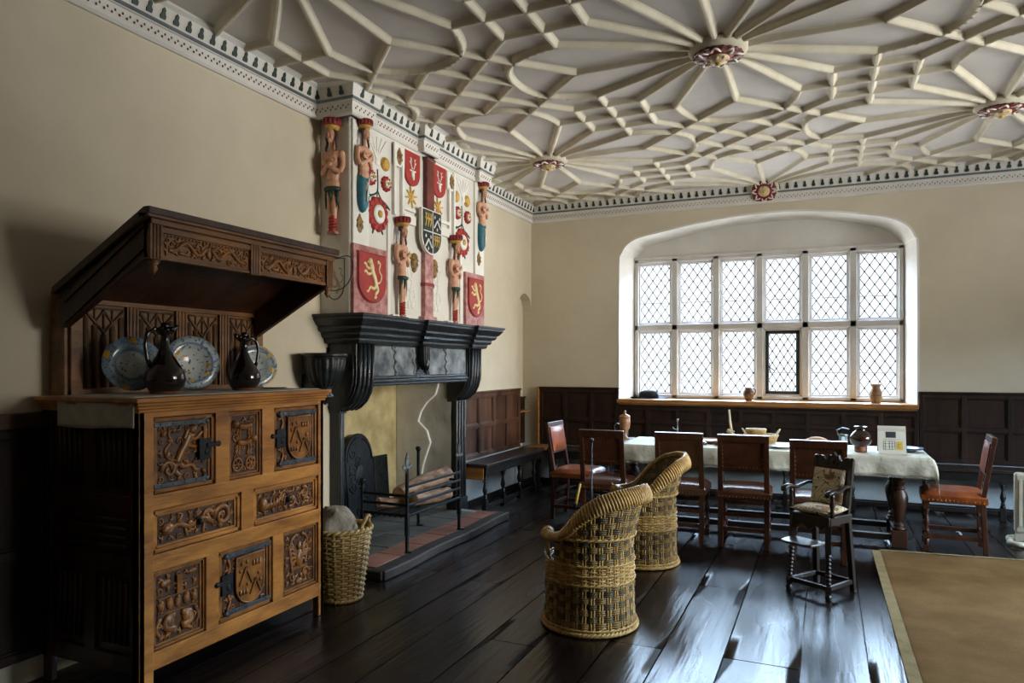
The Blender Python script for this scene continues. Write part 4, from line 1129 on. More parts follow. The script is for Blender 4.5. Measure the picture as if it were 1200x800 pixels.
def fireback():
    m = MB(); X = frame((0, 0, 0), (0, 1, 0), (0, 0, 1), (1, 0, 0)); w = .24
    def outl(w, h, s): return [(-w, 0), (w, 0), (w, h)]+[(w*(.86)*math.cos(PI*k/12), h+s*math.sin(PI*k/12)) for k in range(0, 13)]+[(-w, h)]
    m.prism(outl(w, .56, .24), 0, .03, X); t = m.build('fireback', 'iron', None, bevel=.004)
    t.location = (-3.90, 5.42, .07); t.rotation_euler = (0, R(-4), 0)
    tag(t, 'large round-topped cast-iron fireback leaning at the left of the fireplace', 'fireback', 'cast-iron firebacks')
    m = MB(); pts = outl(w-.025, .55, .21); m.tube([(p[0], p[1]+.02 if i < 2 else p[1], .032) for i, p in enumerate(pts)], .009, X, n=5, closed=True)
    for k in range(8): scroll(m, (random.uniform(-.13, .13), .1+.075*k), .06, 1.3, random.uniform(0, 6), .009, X @ T(0, 0, .03), 1 if k % 2 else -1)
    m.ell((0, .42, .03), (.08, .1, .015), X); lion_rampant(m, X @ T(0, .3, .03), .26, .7)
    m.build('cast_relief', 'iron', t)
    m = MB(); m.box(-.13, .13, 0, .55, 0, .028, X); t = m.build('fireback', 'iron', None, bevel=.004)
    t.location = (-3.94, 5.80, .07); t.rotation_euler = (0, R(-4), 0)
    tag(t, 'smaller square cast-iron fireback behind the fire basket', 'fireback', 'cast-iron firebacks')
    m = MB(); m.tube([(-.11, .02, .03), (.11, .02, .03), (.11, .53, .03), (-.11, .53, .03)], .007, X, n=5, closed=True)
    for k in range(5): scroll(m, (random.uniform(-.04, .04), .08+.1*k), .05, 1.3, random.uniform(0, 6), .008, X @ T(0, 0, .028), 1 if k % 2 else -1)
    m.build('cast_relief', 'iron', t)
fireback()

# black fluted stone basin on the wall beside the mantel
def basin():
    t = thing('wall_basin', 'black fluted stone basin projecting from the wall left of the mantel', 'basin', (-3.28, 4.13, 1.33))
    def fn(u, v):
        a = 2*PI*u; prof = [(.02, 0), (.07, .01), (.115, .06), (.14, .13), (.148, .19), (.15, .22)]
        x = v*(len(prof)-1); i = min(int(x), len(prof)-2); f_ = x-i
        r = prof[i][0]+(prof[i+1][0]-prof[i][0])*f_; z = prof[i][1]+(prof[i+1][1]-prof[i][1])*f_
        r *= 1-.06*(1-abs(math.sin(a*9)))*(1 if .1 < v < .93 else 0); return (r*math.cos(a), r*math.sin(a), z)
    m = MB(); m.grid(fn, 108, 22, closed_u=True); m.lathe([(.15, .22), (.162, .225), (.162, .25), (.15, .252), (.13, .25), (.12, .2), (.06, .1), (0, .08)], n=36); m.build('bowl', 'slate', t)
    m = MB(); m.lathe([(.07, .01), (.05, -.03), (.065, -.06), (.03, -.1), (0, -.12)], n=16); m.box(-.17, 0, -.05, .05, -.06, .1); m.build('bracket', 'slate', t, bevel=.004)
basin()
# ================= carved oak press cupboard with canopy =================
CB = thing('press_cupboard', 'carved honey-brown oak press cupboard with three tiers of carved fronts and a sloping canopy', 'cupboard', (-3.08, 2.86, 0))
cx, cy = 3.08, -2.86
XF, XBk = -2.77, -3.42
Y0, Y1 = 2.215, 3.475
def CF(y=0, z=0, n=0): return frame((XF+cx+n, y+cy, z), (0, 1, 0), (0, 0, 1), (1, 0, 0))
F = CF()
m = MB()                # front frame
for a, b in ((Y0, 2.29), (3.43, Y1)): m.box(a, b, 0, 1.29, -.045, 0, F)
for z0, z1 in ((.12, .20), (.56, .64), (.84, .91), (1.26, 1.29)): m.box(2.285, 3.435, z0, z1, -.04, -.002, F)
for y0, y1, z0, z1 in ((2.65, 2.74, .90, 1.265), (2.97, 3.06, .90, 1.265), (2.82, 2.91, .63, .845), (2.59, 2.67, .19, .565), (3.05, 3.13, .19, .565)): m.box(y0, y1, z0, z1, -.04, -.003, F)
m.build('front_frame', 'oak', CB, bevel=.004)
m = MB(); m.box(Y0+.05, Y1-.05, .12, 1.29, -.06, -.045, F); m.box(Y0+.02, Y1-.02, .16, .18, -.6, -.05, F); m.box(Y0, Y1, .12, 1.29, -.65, -.63, F); m.build('inner_board', 'oak_dark', CB)
m = MB()                # moulded top
for z0, z1, e in ((1.285, 1.30, .012), (1.30, 1.315, .022), (1.315, 1.33, .035), (1.33, 1.352, .05)):
    m.box(XBk+cx, XF+cx+e, Y0+cy-e, Y1+cy+e*.3, z0, z1)
m.build('moulded_top', 'oak', CB, bevel=.005)
def side(yf, sgn):
    X = frame((XF+cx, yf+cy, 0), (-1, 0, 0), (0, 0, 1), (0, sgn, 0)); L_ = .65; m = MB()
    m.box(0, L_, .12, 1.29, -.03, -.016, X)
    for a, b in ((0, .055), (L_-.06, L_), (.29, .36)): m.box(a, b, 0 if a != .29 else .9, 1.29, -.03, 0, X)
    m.box(.29, .36, .19, .57, -.03, 0, X)
    for z0, z1 in ((.12, .2), (.56, .64), (.84, .91), (1.25, 1.29)): m.box(.05, L_-.05, z0, z1, -.03, -.001, X)
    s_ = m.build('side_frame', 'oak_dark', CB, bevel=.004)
    m = MB()
    for a, b, z0, z1 in ((.055, .29, .91, 1.25), (.36, L_-.06, .91, 1.25), (.055, .29, .2, .56), (.36, L_-.06, .2, .56)):
        n = 5
        for k in range(n):
            u = a+.025+(b-a-.05)*(k+.5)/n; m.tube([(u, z0+.04, -.014), (u, z1-.04, -.014)], .011, X, n=6, flat=((0, 0, 1), .8)); m.ell((u, z1-.04, -.014), (.011, .016, .009), X, n=8, m=5)
    for k in range(4): m.tube([(.09, .68+.04*k, -.014), (L_-.1, .68+.04*k, -.014)], .011, X, n=6)
    m.build('linenfold', 'oak_dark', s_)
side(Y0, -1); side(Y1, 1)

def carved(name, y0, y1, z0, z1, fn, kind='door', bevel_top=False):
    """panel set back in its own frame, moulding, and relief carving"""
    o_ = thing_child(name, CB, (XF+cx-.02, (y0+y1)/2+cy, (z0+z1)/2))
    w, h = y1-y0, z1-z0; X = frame((0, 0, 0), (0, 1, 0), (0, 0, 1), (1, 0, 0))
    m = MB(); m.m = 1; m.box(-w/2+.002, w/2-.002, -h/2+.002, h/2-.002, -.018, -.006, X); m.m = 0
    e = .022 if kind != 'panel' else .014
    for a, b, c, d in ((-w/2, w/2, h/2-e, h/2), (-w/2, w/2, -h/2, -h/2+e), (-w/2, -w/2+e, -h/2, h/2), (w/2-e, w/2, -h/2, h/2)): m.box(a+.003, b-.003, c+(.003 if c < 0 else 0), d-(.003 if d > 0 else 0), -.01, .008, X)
    e2 = e+.012
    for a, b, c, d in ((-w/2+e, w/2-e, h/2-e2, h/2-e), (-w/2+e, w/2-e, -h/2+e, -h/2+e2), (-w/2+e, -w/2+e2, -h/2+e, h/2-e), (w/2-e2, w/2-e, -h/2+e, h/2-e)): m.box(a, b, c, d, -.01, .001, X)
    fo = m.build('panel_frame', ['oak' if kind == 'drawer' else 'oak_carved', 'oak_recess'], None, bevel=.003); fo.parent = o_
    m = MB(); fn(m, X @ T(0, 0, -.004), w-2*e2, h-2*e2); q = m.build('carving', 'oak_carved', None); q.parent = o_
    return o_
def thing_child(name, par, loc):
    o = bpy.data.objects.new(name, None); COL.objects.link(o); o.parent = par; o.location = loc; return o
def frame_leaves(m, X, w, h, seed):
    rnd = random.Random(seed)
    for k in range(14):
        a = 2*PI*k/14; x, y = w*.46*math.cos(a), h*.46*math.sin(a)
        m.ell((x, y, 0), (.012, .009, .008), X, n=8, m=5, rot=Matrix.Rotation(rnd.uniform(0, 3), 4, 'Z'))
def fill(m, X, w, h, seed, dense=0):
    """small curling leaves round and behind the main motif"""
    rnd = random.Random(seed); nx = max(3, int(w/.048)); ny = max(3, int(h/.048))
    for i in range(nx):
        for j in range(ny):
            edge = i in (0, nx-1) or j in (0, ny-1)
            if not edge and rnd.random() < (.25 if dense else .45): continue
            x = -w/2+w*(i+.5)/nx+rnd.uniform(-.008, .008); y = -h/2+h*(j+.5)/ny+rnd.uniform(-.008, .008)
            x = max(-w/2+.018, min(w/2-.018, x)); y = max(-h/2+.018, min(h/2-.018, y))
            if rnd.random() < .45: scroll(m, (x, y), rnd.uniform(.014, .021), 1.2, rnd.uniform(0, 6), .0045, X, rnd.choice((1, -1)), flat=1.1)
            else:
                a = rnd.uniform(0, PI); m.ell((x, y, 0), (.02, .008, .008), X, n=8, m=5, rot=Matrix.Rotation(a, 4, 'Z')); m.ell((x+.012*math.cos(a+1), y+.012*math.sin(a+1), 0), (.013, .006, .007), X, n=8, m=5, rot=Matrix.Rotation(a+1, 4, 'Z'))
def c_rampant(m, X, w, h):
    fill(m, X, w, h, 3)
    X = X @ T(.01, -.005, 0) @ S(-1, 1, 1)
    lion_rampant(m, X @ T(0, .01, 0) @ S(1.15, 1, 1.3), h*.95, .95)
    scroll(m, (.09, -.07), .045, 1.2, 0, .012, X, flat=1); scroll(m, (-.1, .02), .03, 1., 2, .009, X, flat=1)
    for x, y in ((-.11, -.1), (-.06, -.13), (.02, -.13), (.12, .1), (.1, .0), (-.12, .1)): m.ell((x, y, 0), (.018, .012, .012), X, rot=Matrix.Rotation(x*20, 4, 'Z'))
    m.box(-.125, -.105, .04, .13, 0, .01, X)
def c_animals(m, X, w, h):
    fill(m, X, w, h, 5)
    lion_passant(m, X @ T(0, h*.25, 0) @ S(1, 1, 1.6), .165, 1); lion_passant(m, X @ T(0, -h*.03, 0) @ S(1, 1, 1.6), .165, -1)
    for s in (-1, 1):
        Y = X @ T(s*.045, -h*.35, 0); m.tube([(.032*math.cos(a), .032*math.sin(a), 0) for a in [2*PI*k/14 for k in range(14)]], .007, Y, closed=True, n=6)
        for k in range(6): a = PI*k/3; m.beam((0, 0, 0), (.03*math.cos(a), .03*math.sin(a), 0), .006, .012, X=Y)
        m.ell((0, 0, 0), (.01, .01, .01), Y)
def c_shield(m, X, w, h):
    fill(m, X, w, h, 9)
    X = X @ T(.03, -.005, 0)
    sw, sh = w*.62, h*.86
    m.prism(shield_poly(sw, sh), 0, .011, X); X = X @ T(0, 0, .005); sp = shield_poly(sw, sh); m.tube([(p[0], p[1], .006) for p in sp], .006, X, closed=True, n=5)
    def chev(x, y, s):
        for d in (-1, 1): m.beam((x, y+s, .009), (x+d*s*.9, y-s*.8, .009), .012, .012, X=X)
    chev(-sw*.16, sh*.06, .05); chev(sw*.2, -sh*.2, .042)
    for k in range(3): stroke(m, [(sw*.12+k*.022, sh*.36), (sw*.13+k*.02, sh*.24)], .009, X=X, z=.008); stroke(m, [(-sw*.36+k*.022, -.2*sh), (-sw*.35+k*.02, -.3*sh)], .008, X=X, z=.008)
    for dx, dy in ((-.3, .34), (-.12, .36), (-.35, .2), (.32, .05), (.38, -.1), (-.1, -.1)): m.ell((dx*sw, dy*sh, .008), (.01, .012, .007), X, n=8, m=5)
    for y in (.09, -.09): stroke(m, [(-w*.44, y+.04), (-w*.40, y), (-w*.45, y-.035)], .008, X=X @ T(-.01, 0, 0)); m.ell((-w*.43, y-.045, 0), (.012, .01, .008), X)
def c_foliage(m, X, w, h, fl=1):
    fill(m, X, w, h, 11, 1)
    X = X @ S(fl, 1, 1)
    stroke(m, [(-w*.44, -h*.1), (-w*.25, h*.05), (-w*.1, -h*.1), (w*.05, h*.1), (w*.2, -h*.15)], .014, .012, X)
    scroll(m, (w*.33, -.0), h*.42, 1.5, PI, .016, X, -1); scroll(m, (w*.12, h*.12), h*.26, 1.3, 0, .012, X); scroll(m, (-w*.06, -h*.1), h*.22, 1.2, 2, .01, X)
    m.ell((-w*.38, h*.0, 0), (.035, .03, .02), X); m.ell((-w*.43, -h*.02, .01), (.014, .012, .012), X)
    for k in range(9):
        x = -w*.3+w*.075*k; m.ell((x, h*.3*math.sin(k*2.1), 0), (.028, .01, .01), X, n=8, m=6, rot=Matrix.Rotation(k*.9, 4, 'Z'))
def c_creature(m, X, w, h, fl=1):
    fill(m, X, w, h, 13, 1)
    X = X @ S(fl, 1, 1)
    m.ell((-w*.4, .0, 0), (.03, .04, .025), X); stroke(m, [(-w*.38, -h*.1), (-w*.2, -h*.05), (-w*.08, h*.15), (w*.04, -.0)], .022, .014, X)
    for k in range(6): stroke(m, [(-w*.3+k*.022, -h*.2), (-w*.28+k*.022, h*.2)], .005, X=X, z=.012)
    scroll(m, (-w*.05, h*.15), h*.24, 1.3, 1, .011, X); scroll(m, (w*.1, -h*.1), h*.26, 1.3, 4, .011, X); scroll(m, (w*.33, h*.12), h*.26, 1.4, 2, .013, X, -1); scroll(m, (w*.36, -h*.22), h*.18, 1.2, 5, .01, X)
    for k in range(6): m.ell((w*(.05+.07*k), h*.3*math.cos(k*1.7), 0), (.024, .009, .009), X, n=8, m=6, rot=Matrix.Rotation(k*1.2, 4, 'Z'))
def c_dragons(m, X, w, h):
    fill(m, X, w, h, 15)
    m.box(-w*.46, w*.46, h*.14, h*.155, 0, .008, X); m.box(-w*.46, w*.46, -h*.1, -h*.085, 0, .008, X)
    m.box(-.012, .02, h*.16, h*.44, 0, .012, X); m.box(-.06, .06, h*.3, h*.32, 0, .008, X); m.ell((-.07, .11, 0), (.03, .02, .012), X); m.ell((.08, .13, 0), (.03, .015, .012), X)
    for k in range(5): m.ell((-w*.38+k*w*.19, h*.03, 0), (.018, .03, .012), X); m.ell((-w*.38+k*w*.19, h*.09, 0), (.012, .012, .012), X)
    for s in (-1, 1):
        stroke(m, [(s*.02, -h*.38), (s*.07, -h*.3), (s*.06, -h*.18), (s*.02, -h*.16)], .022, .016, X); m.ell((s*.05, -h*.24, 0), (.028, .04, .018), X)
        stroke(m, [(s*.1, -h*.14), (s*.12, -h*.3), (s*.1, -h*.42)], .012, .009, X); stroke(m, [(s*.04, -h*.4), (s*.08, -h*.46)], .01, X=X)
def c_eagle(m, X, w, h):
    fill(m, X, w, h, 17)
    m.ell((0, 0, 0), (.03, .06, .02), X); m.ell((0, .07, 0), (.016, .02, .015), X)
    for s in (-1, 1):
        for k in range(5): stroke(m, [(s*.02, .04-.012*k), (s*(.07-.004*k), .1-.03*k), (s*(.075-.006*k), .02-.03*k)], .011, .006, X)
        scroll(m, (s*.055, -.09), .03, 1.2, 0, .009, X, s); stroke(m, [(s*.02, h*.46), (s*.06, h*.38), (s*.08, h*.22)], .012, .01, X)
    m.box(-.07, .07, -.055, -.04, 0, .01, X)
    for k in range(4): m.ell((-.05+.033*k, -.1, 0), (.012, .018, .01), X)
    m.ell((0, -h*.42, 0), (.03, .018, .012), X)
def ironwork(par, w, h, side_, lock=True):
    X = frame((0, 0, 0), (0, 1, 0), (0, 0, 1), (1, 0, 0))
    for z in (h/2-.035, -h/2+.035):
        m = MB(); a, b = (-w/2+.01, w*.28) if side_ > 0 else (w/2-.01, -w*.28)
        m.box(min(a, b), max(a, b), z-.011, z+.011, 0.004, .012, X); d = 1 if side_ > 0 else -1
        m.prism([(b, z-.011), (b+d*.02, z-.02), (b+d*.045, z), (b+d*.02, z+.02), (b, z+.011)], .004, .012, X)
        m.ell((b+d*.03, z, .012), (.012, .012, .006), X, n=8, m=5)
        for k in range(4): t_ = (k+.5)/4; m.ell((a+(b-a)*t_, z, .012), (.006, .006, .004), X, n=6, m=4)
        q = m.build('strap_hinge', 'iron_grey', None, bevel=.002); q.parent = par
    if lock:
        m = MB(); u = (w/2-.06)*side_
        m.box(u-.042, u+.03, -.045, .055, .004, .02, X); m.box(u+.0*side_, u+.075*side_, .012, .032, .012, .028, X); m.ell((u+.075*side_, .022, .02), (.014, .014, .01), X); m.ell((u, -.01, .02), (.012, .016, .005), X)
        q = m.build('lock_plate', 'iron', None, bevel=.003); q.parent = par
d = carved('door', 2.29, 2.65, .91, 1.26, c_rampant); d['label'] = 'top left door carved with a rearing lion'; ironwork(d, .36, .35, 1)
carved('carved_panel', 2.74, 2.97, .91, 1.26, c_animals, 'panel')['label'] = 'top middle panel carved with two beasts over wheels'
d = carved('door', 3.06, 3.43, .91, 1.26, c_shield); d['label'] = 'top right door carved with a shield'; ironwork(d, .37, .35, -1)
for (a, b, fn, lb) in ((2.29, 2.82, c_foliage, 'left drawer carved with scrolling leaves'), (2.91, 3.435, c_creature, 'right drawer carved with a scrolling creature')):
    d = carved('drawer', a, b, .64, .84, fn, 'drawer'); d['label'] = lb
    m = MB(); X = frame((0, 0, 0), (0, 1, 0), (0, 0, 1), (1, 0, 0)); m.ell((0, .0, .01), (.016, .016, .02), X, n=10, m=6); m.box(-.012, .012, -.03, .03, 0, .008, X); m.build('drawer_knob', 'iron', d)
carved('carved_panel', 2.29, 2.59, .20, .56, c_dragons, 'panel')['label'] = 'bottom left panel carved in tiers of small figures'
d = carved('door', 2.67, 3.05, .20, .56, c_shield); d['label'] = 'bottom middle door carved with a shield'; ironwork(d, .38, .36, -1)
carved('carved_panel', 3.13, 3.43, .20, .56, c_eagle, 'panel')['label'] = 'bottom right panel carved with a winged bird'

# upper back board with parchment panels
HX = -3.30
B = frame((HX+cx, cy, 0), (0, 1, 0), (0, 0, 1), (1, 0, 0))
m = MB(); m.box(2.25, 3.53, 1.352, 1.86, -.12, -.02, B)
ys = [(2.27, 2.33), (2.57, 2.64), (2.875, 2.95), (3.185, 3.26), (3.49, 3.54)]
for a, b in ys: m.box(a, b, 1.352, 1.80, -.03, 0, B)
m.box(2.27, 3.54, 1.795, 1.86, -.03, .004, B); m.box(2.27, 3.54, 1.352, 1.38, -.03, .002, B); m.box(2.27, 3.54, 1.862, 1.90, -.03, .02, B)
for a, b in ys[1:-1]:
    for e in (.2, .5, .8): m.tube([(a+(b-a)*e, 1.38, .001), (a+(b-a)*e, 1.795, .001)], .006, B, n=6)
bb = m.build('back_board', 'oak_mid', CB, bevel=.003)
m = MB()
for (a0, a1), (b0, b1) in zip(ys[:-1], ys[1:]):
    u0, u1 = a1, b0; uc = (u0+u1)/2; n = 5; w = u1-u0
    for k in range(n):
        u = u0+w*(k+.5)/n; d_ = abs(k-2); top = 1.62+.045*d_ if d_ else 1.62
        m.tube([(u, 1.385, -.018), (u, top+.03, -.018)], w/n*.34, B, n=6, flat=((0, 0, 1), .8))
    for s in (-1, 1):
        m.tube([(uc, 1.66, -.014), (uc+s*w*.44, 1.77, -.014)], .007, B, n=5); m.tube([(uc+s*.0, 1.77, -.014), (uc+s*w*.22, 1.70, -.014)], .005, B, n=5)
        m.tube([(uc+s*w*.2, 1.775, -.016), (uc+s*w*.2, 1.72, -.016)], .006, B, n=5)
    m.tube([(u0+.01, 1.78, -.014), (u1-.01, 1.78, -.014)], .006, B, n=5); m.tube([(uc, 1.64, -.014), (uc, 1.78, -.014)], .006, B, n=5)
m.build('parchment_panel', 'oak_grey', bb)
# canopy
y0, y1 = 2.225, 3.50
XA, XZ = -2.72, -3.33   # front plane and wall plane
def px(x): return x+cx
m = MB(); X = frame((0, y1+cy, 0), (1, 0, 0), (0, 0, 1), (0, -1, 0)); W_ = y1-y0
m.prism([(px(XZ), 1.83), (px(XA)+.035, 2.16), (px(XA)+.035, 2.19), (px(XA)+.0, 2.19), (px(XZ), 1.865)], -.02, W_+.03, X)
m.prism([(px(XZ), 1.80), (px(XA)-.01, 2.145), (px(XA)-.01, 2.16), (px(XZ), 1.835)], 0, W_, X)
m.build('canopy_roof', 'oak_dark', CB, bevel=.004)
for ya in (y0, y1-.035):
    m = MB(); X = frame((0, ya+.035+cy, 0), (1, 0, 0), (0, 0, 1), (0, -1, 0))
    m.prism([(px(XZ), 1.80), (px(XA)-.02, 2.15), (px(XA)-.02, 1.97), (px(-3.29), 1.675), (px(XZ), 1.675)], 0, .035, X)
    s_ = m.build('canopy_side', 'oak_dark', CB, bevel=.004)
    m = MB()
    for o_ in (.0, .1): m.beam((px(XZ)+.05, ya+cy-.003 if ya == y0 else ya+cy+.038, 1.80-o_), (px(XA)-.03, ya+cy-.003 if ya == y0 else ya+cy+.038, 2.12-o_), .012, .02)
    m.build('side_moulding', 'oak_dark', s_)
FF = frame((px(XA), cy, 0), (0, 1, 0), (0, 0, 1), (1, 0, 0))
m = MB(); m.box(y0+.0, y1, 1.975, 2.16, -.03, -.012, FF)
for a, b in ((y0, y0+.07), ((y0+y1)/2-.035, (y0+y1)/2+.035), (y1-.06, y1)):
    m.box(a, b, 1.965, 2.15, -.035, .006, FF)
    for e in (.25, .5, .75): m.tube([(a+(b-a)*e, 1.97, .006), (a+(b-a)*e, 2.13, .006)], .006, FF, n=6)
m.box(y0, y1, 2.09, 2.115, -.03, .0, FF); m.box(y0, y1, 2.12, 2.145, -.03, .014, FF); m.box(y0-.03, y1+.02, 2.145, 2.165, -.03, .03, FF); m.box(y0, y1, 1.97, 1.985, -.03, -.004, FF)
fr = m.build('canopy_frieze', 'oak_mid', CB, bevel=.003)
m = MB()
for a, b in ((y0+.075, (y0+y1)/2-.04), ((y0+y1)/2+.04, y1-.065)):
    X = FF @ T((a+b)/2, 2.037, -.008); w = b-a
    for s in (-1, 1):
        stroke(m, [(s*w*.03, .02), (s*w*.12, -.022), (s*w*.25, .028), (s*w*.36, -.012), (s*w*.44, -.02)], .011, .009, X, flat=1)
        scroll(m, (s*w*.1, .008), .026, 1.4, 0 if s > 0 else PI, .007, X, s); scroll(m, (s*w*.42, .008), .02, 1.2, 0, .006, X, -s); m.ell((s*w*.3, -.025, 0), (.02, .009, .008), X); m.ell((s*w*.2, .03, 0), (.018, .008, .008), X)
    m.ell((0, 0, 0), (.014, .03, .01), X); fill(m, X @ S(1, 1, .8), w, .09, 21, 1)
    for k in range(26): m.ell((-w/2+w*(k+.5)/26, .045, 0), (.006, .005, .005), X, n=6, m=4)
m.build('carved_scroll', 'oak_carved', fr)
m = MB()
for yy in (y0+.035, y1-.035): m.lathe([(.024, 1.965), (.026, 1.955), (.013, 1.94), (.018, 1.925), (.006, 1.905), (0, 1.898)], T(px(XA)-.015, yy+cy, 0), n=10)
m.pieces('drop_finial', 'oak_mid', CB)

# things on the cupboard
TZ = 1.352
def runner():
    m = MB()
    def fn(u, v):
        x = -3.26+.50*u
        s = v*(1.26+.13)
        if s < .13: return (x, 2.175+.004*math.sin(u*9)+.002, TZ-.006-(.13-s)-.006*math.sin(u*5)*(1-s/.13))
        yy = 2.175+(s-.13); return (x+.004*math.sin(yy*7), yy, TZ+.005)
    m.grid(fn, 14, 60)
    o = m.build('table_runner', 'runner', None); s_ = o.modifiers.new('s', 'SOLIDIFY'); s_.thickness = .003
    tag(o, 'grey-beige cloth runner hanging over the left end of the cupboard top', 'cloth runner')
runner()
def plate(loc, tilt, r, mt, label, rz=0, turn=0):
    m = MB(); m.lathe([(0, 0), (r*.5, 0), (r*.58, .012), (r*.66, .018), (r*.97, .028), (r, .032), (r*.99, .038), (r*.66, .026), (r*.56, .02), (r*.5, .008), (0, .007)], n=48)
    o = m.build('maiolica_plate', mt, None); o.location = loc
    o.rotation_euler = (Matrix.Rotation(R(rz), 3, 'Z') @ Matrix.Rotation(R(90-tilt), 3, 'Y') @ Matrix.Rotation(R(turn), 3, 'Z')).to_euler()
    q = MB(); q.lathe([(r*.45, 0), (r*.45, -.008), (r*.4, -.008), (r*.4, 0)], n=32, cap=False); q.build('foot_ring', 'terracotta', o)
    tag(o, label, 'plate', 'maiolica plates standing on the cupboard')
plate((-3.15, 2.475, TZ+.012+.134), 13, .137, 'plate_a', 'blue and white patterned plate with a plain white centre, leftmost on the cupboard', -27, 40)
plate((-3.19, 2.87, TZ+.012+.142), 11, .147, 'plate_b', 'white plate with yellow fruit pattern, in the middle behind the larger jug', -24, 0)
plate((-3.20, 3.36, TZ+.012+.124), 11, .128, 'plate_c', 'smaller blue patterned plate mostly hidden behind the right-hand jug', -24, 100)
def black_jug(loc, s, rz, label):
    t = thing('black_jug', label, 'jug', loc, rz, 'black glazed long-necked jugs')
    m = MB(); pr = [(.0, .012), (.07, .012), (.088, .04), (.096, .07), (.09, .105), (.066, .145), (.04, .185), (.024, .225), (.02, .26), (.019, .285), (.03, .30), (.036, .312), (.03, .318), (.016, .30)]
    m.lathe(pr, S(s), n=28); m.build('body', 'black_glaze', t)
    m = MB(); m.lathe([(0, 0), (.066, 0), (.068, .012), (.07, .016), (.0, .02)], S(s), n=24); m.build('foot', 'terracotta', t)
    m = MB(); m.tube([(.015, 0, .29), (.05, 0, .315), (.085, 0, .29), (.095, 0, .235), (.085, 0, .17), (.07, 0, .135)], [.009, .011, .011, .010, .010, .012], S(s), n=8); m.build('handle', 'black_glaze', t)
    m = MB()
    for k in range(9):
        a = 2*PI*k/9; m.ell((.036*math.cos(a), .036*math.sin(a), .31+.006*(k % 2)), (.014, .014, .012), S(s), n=8, m=5)
    m.tube([(-.02, 0, .3), (-.055, 0, .325), (-.06, .0, .335)], [.016, .012, .01], S(s), n=8); m.ell((0, 0, .33), (.022, .022, .02), S(s), n=8, m=6); m.build('crimped_spout', 'black_glaze', t)
black_jug((-2.96, 2.51, TZ+.006), 1.0, -105, 'larger black glazed jug, left one of two, in front of the yellow plate')
black_jug((-2.99, 3.06, TZ+.006), .93, 75, 'black glazed jug, right one of two, in front of the smallest plate')
# flat dark dish at the right end
m = MB(); m.lathe([(0, 0), (.05, 0), (.07, .008), (.075, .012), (.05, .008), (0, .006)], n=24); o = m.build('small_dish', 'black_glaze'); o.location = (-3.02, 3.33, TZ+.001); tag(o, 'flat black dish lying on the right end of the cupboard top', 'dish')
# black flex looping from the canopy corner
def smooth3(P, sub=6):
    Q = []; E = [P[0]]+P+[P[-1]]
    for i in range(1, len(E)-2):
        for k in range(sub):
            t = k/sub; a, b, c, d = [Vector(q) for q in E[i-1:i+3]]
            Q.append(.5*((2*b)+(-a+c)*t+(2*a-5*b+4*c-d)*t*t+(-a+3*b-3*c+d)*t**3))
    return Q+[Vector(P[-1])]
m = MB(); m.tube(smooth3([(-2.70, 3.505, 2.14), (-2.68, 3.60, 2.165), (-2.69, 3.66, 2.12), (-2.72, 3.66, 2.02), (-2.76, 3.62, 1.965), (-2.80, 3.56, 1.96), (-2.80, 3.505, 1.99)]), .004, n=6)
o = m.build('electric_flex', 'ink'); tag(o, 'thin black flex looping off the right corner of the canopy', 'cable')
o.parent = None
# ================= wicker =================
def weave_shell(mb, Rf, rows, n, strand, amp, th0=0., th1=2*PI, hmin=None, block=3, mi_=(0, 1), phase=0, closed=True):
    """horizontal weavers passing in and out of n stakes; rows: list of z"""
    for r_i, z in enumerate(rows):
        pts = []; sub = 3
        total = n*sub
        ph = ((r_i//block)+phase) % 2
        run = []
        mb.m = mi_[(r_i//block) % len(mi_)]
        for k in range(total+(0 if closed else 1)):
            th = th0+(th1-th0)*k/total
            if hmin and hmin(th) < z:
                if len(run) > 2: mb.tube(run, strand, n=5, flat=((0, 0, 1), 1.0))
                run = []; continue
            s_ = math.cos(PI*(k/sub+ph))
            r = Rf(th, z)+amp*s_
            run.append((r*math.cos(th), r*math.sin(th), z))
        if closed and len(run) == total: mb.tube(run, strand, n=5, closed=True, flat=((0, 0, 1), 1.0))
        elif len(run) > 2: mb.tube(run, strand, n=5, flat=((0, 0, 1), 1.0))
    mb.m = 0
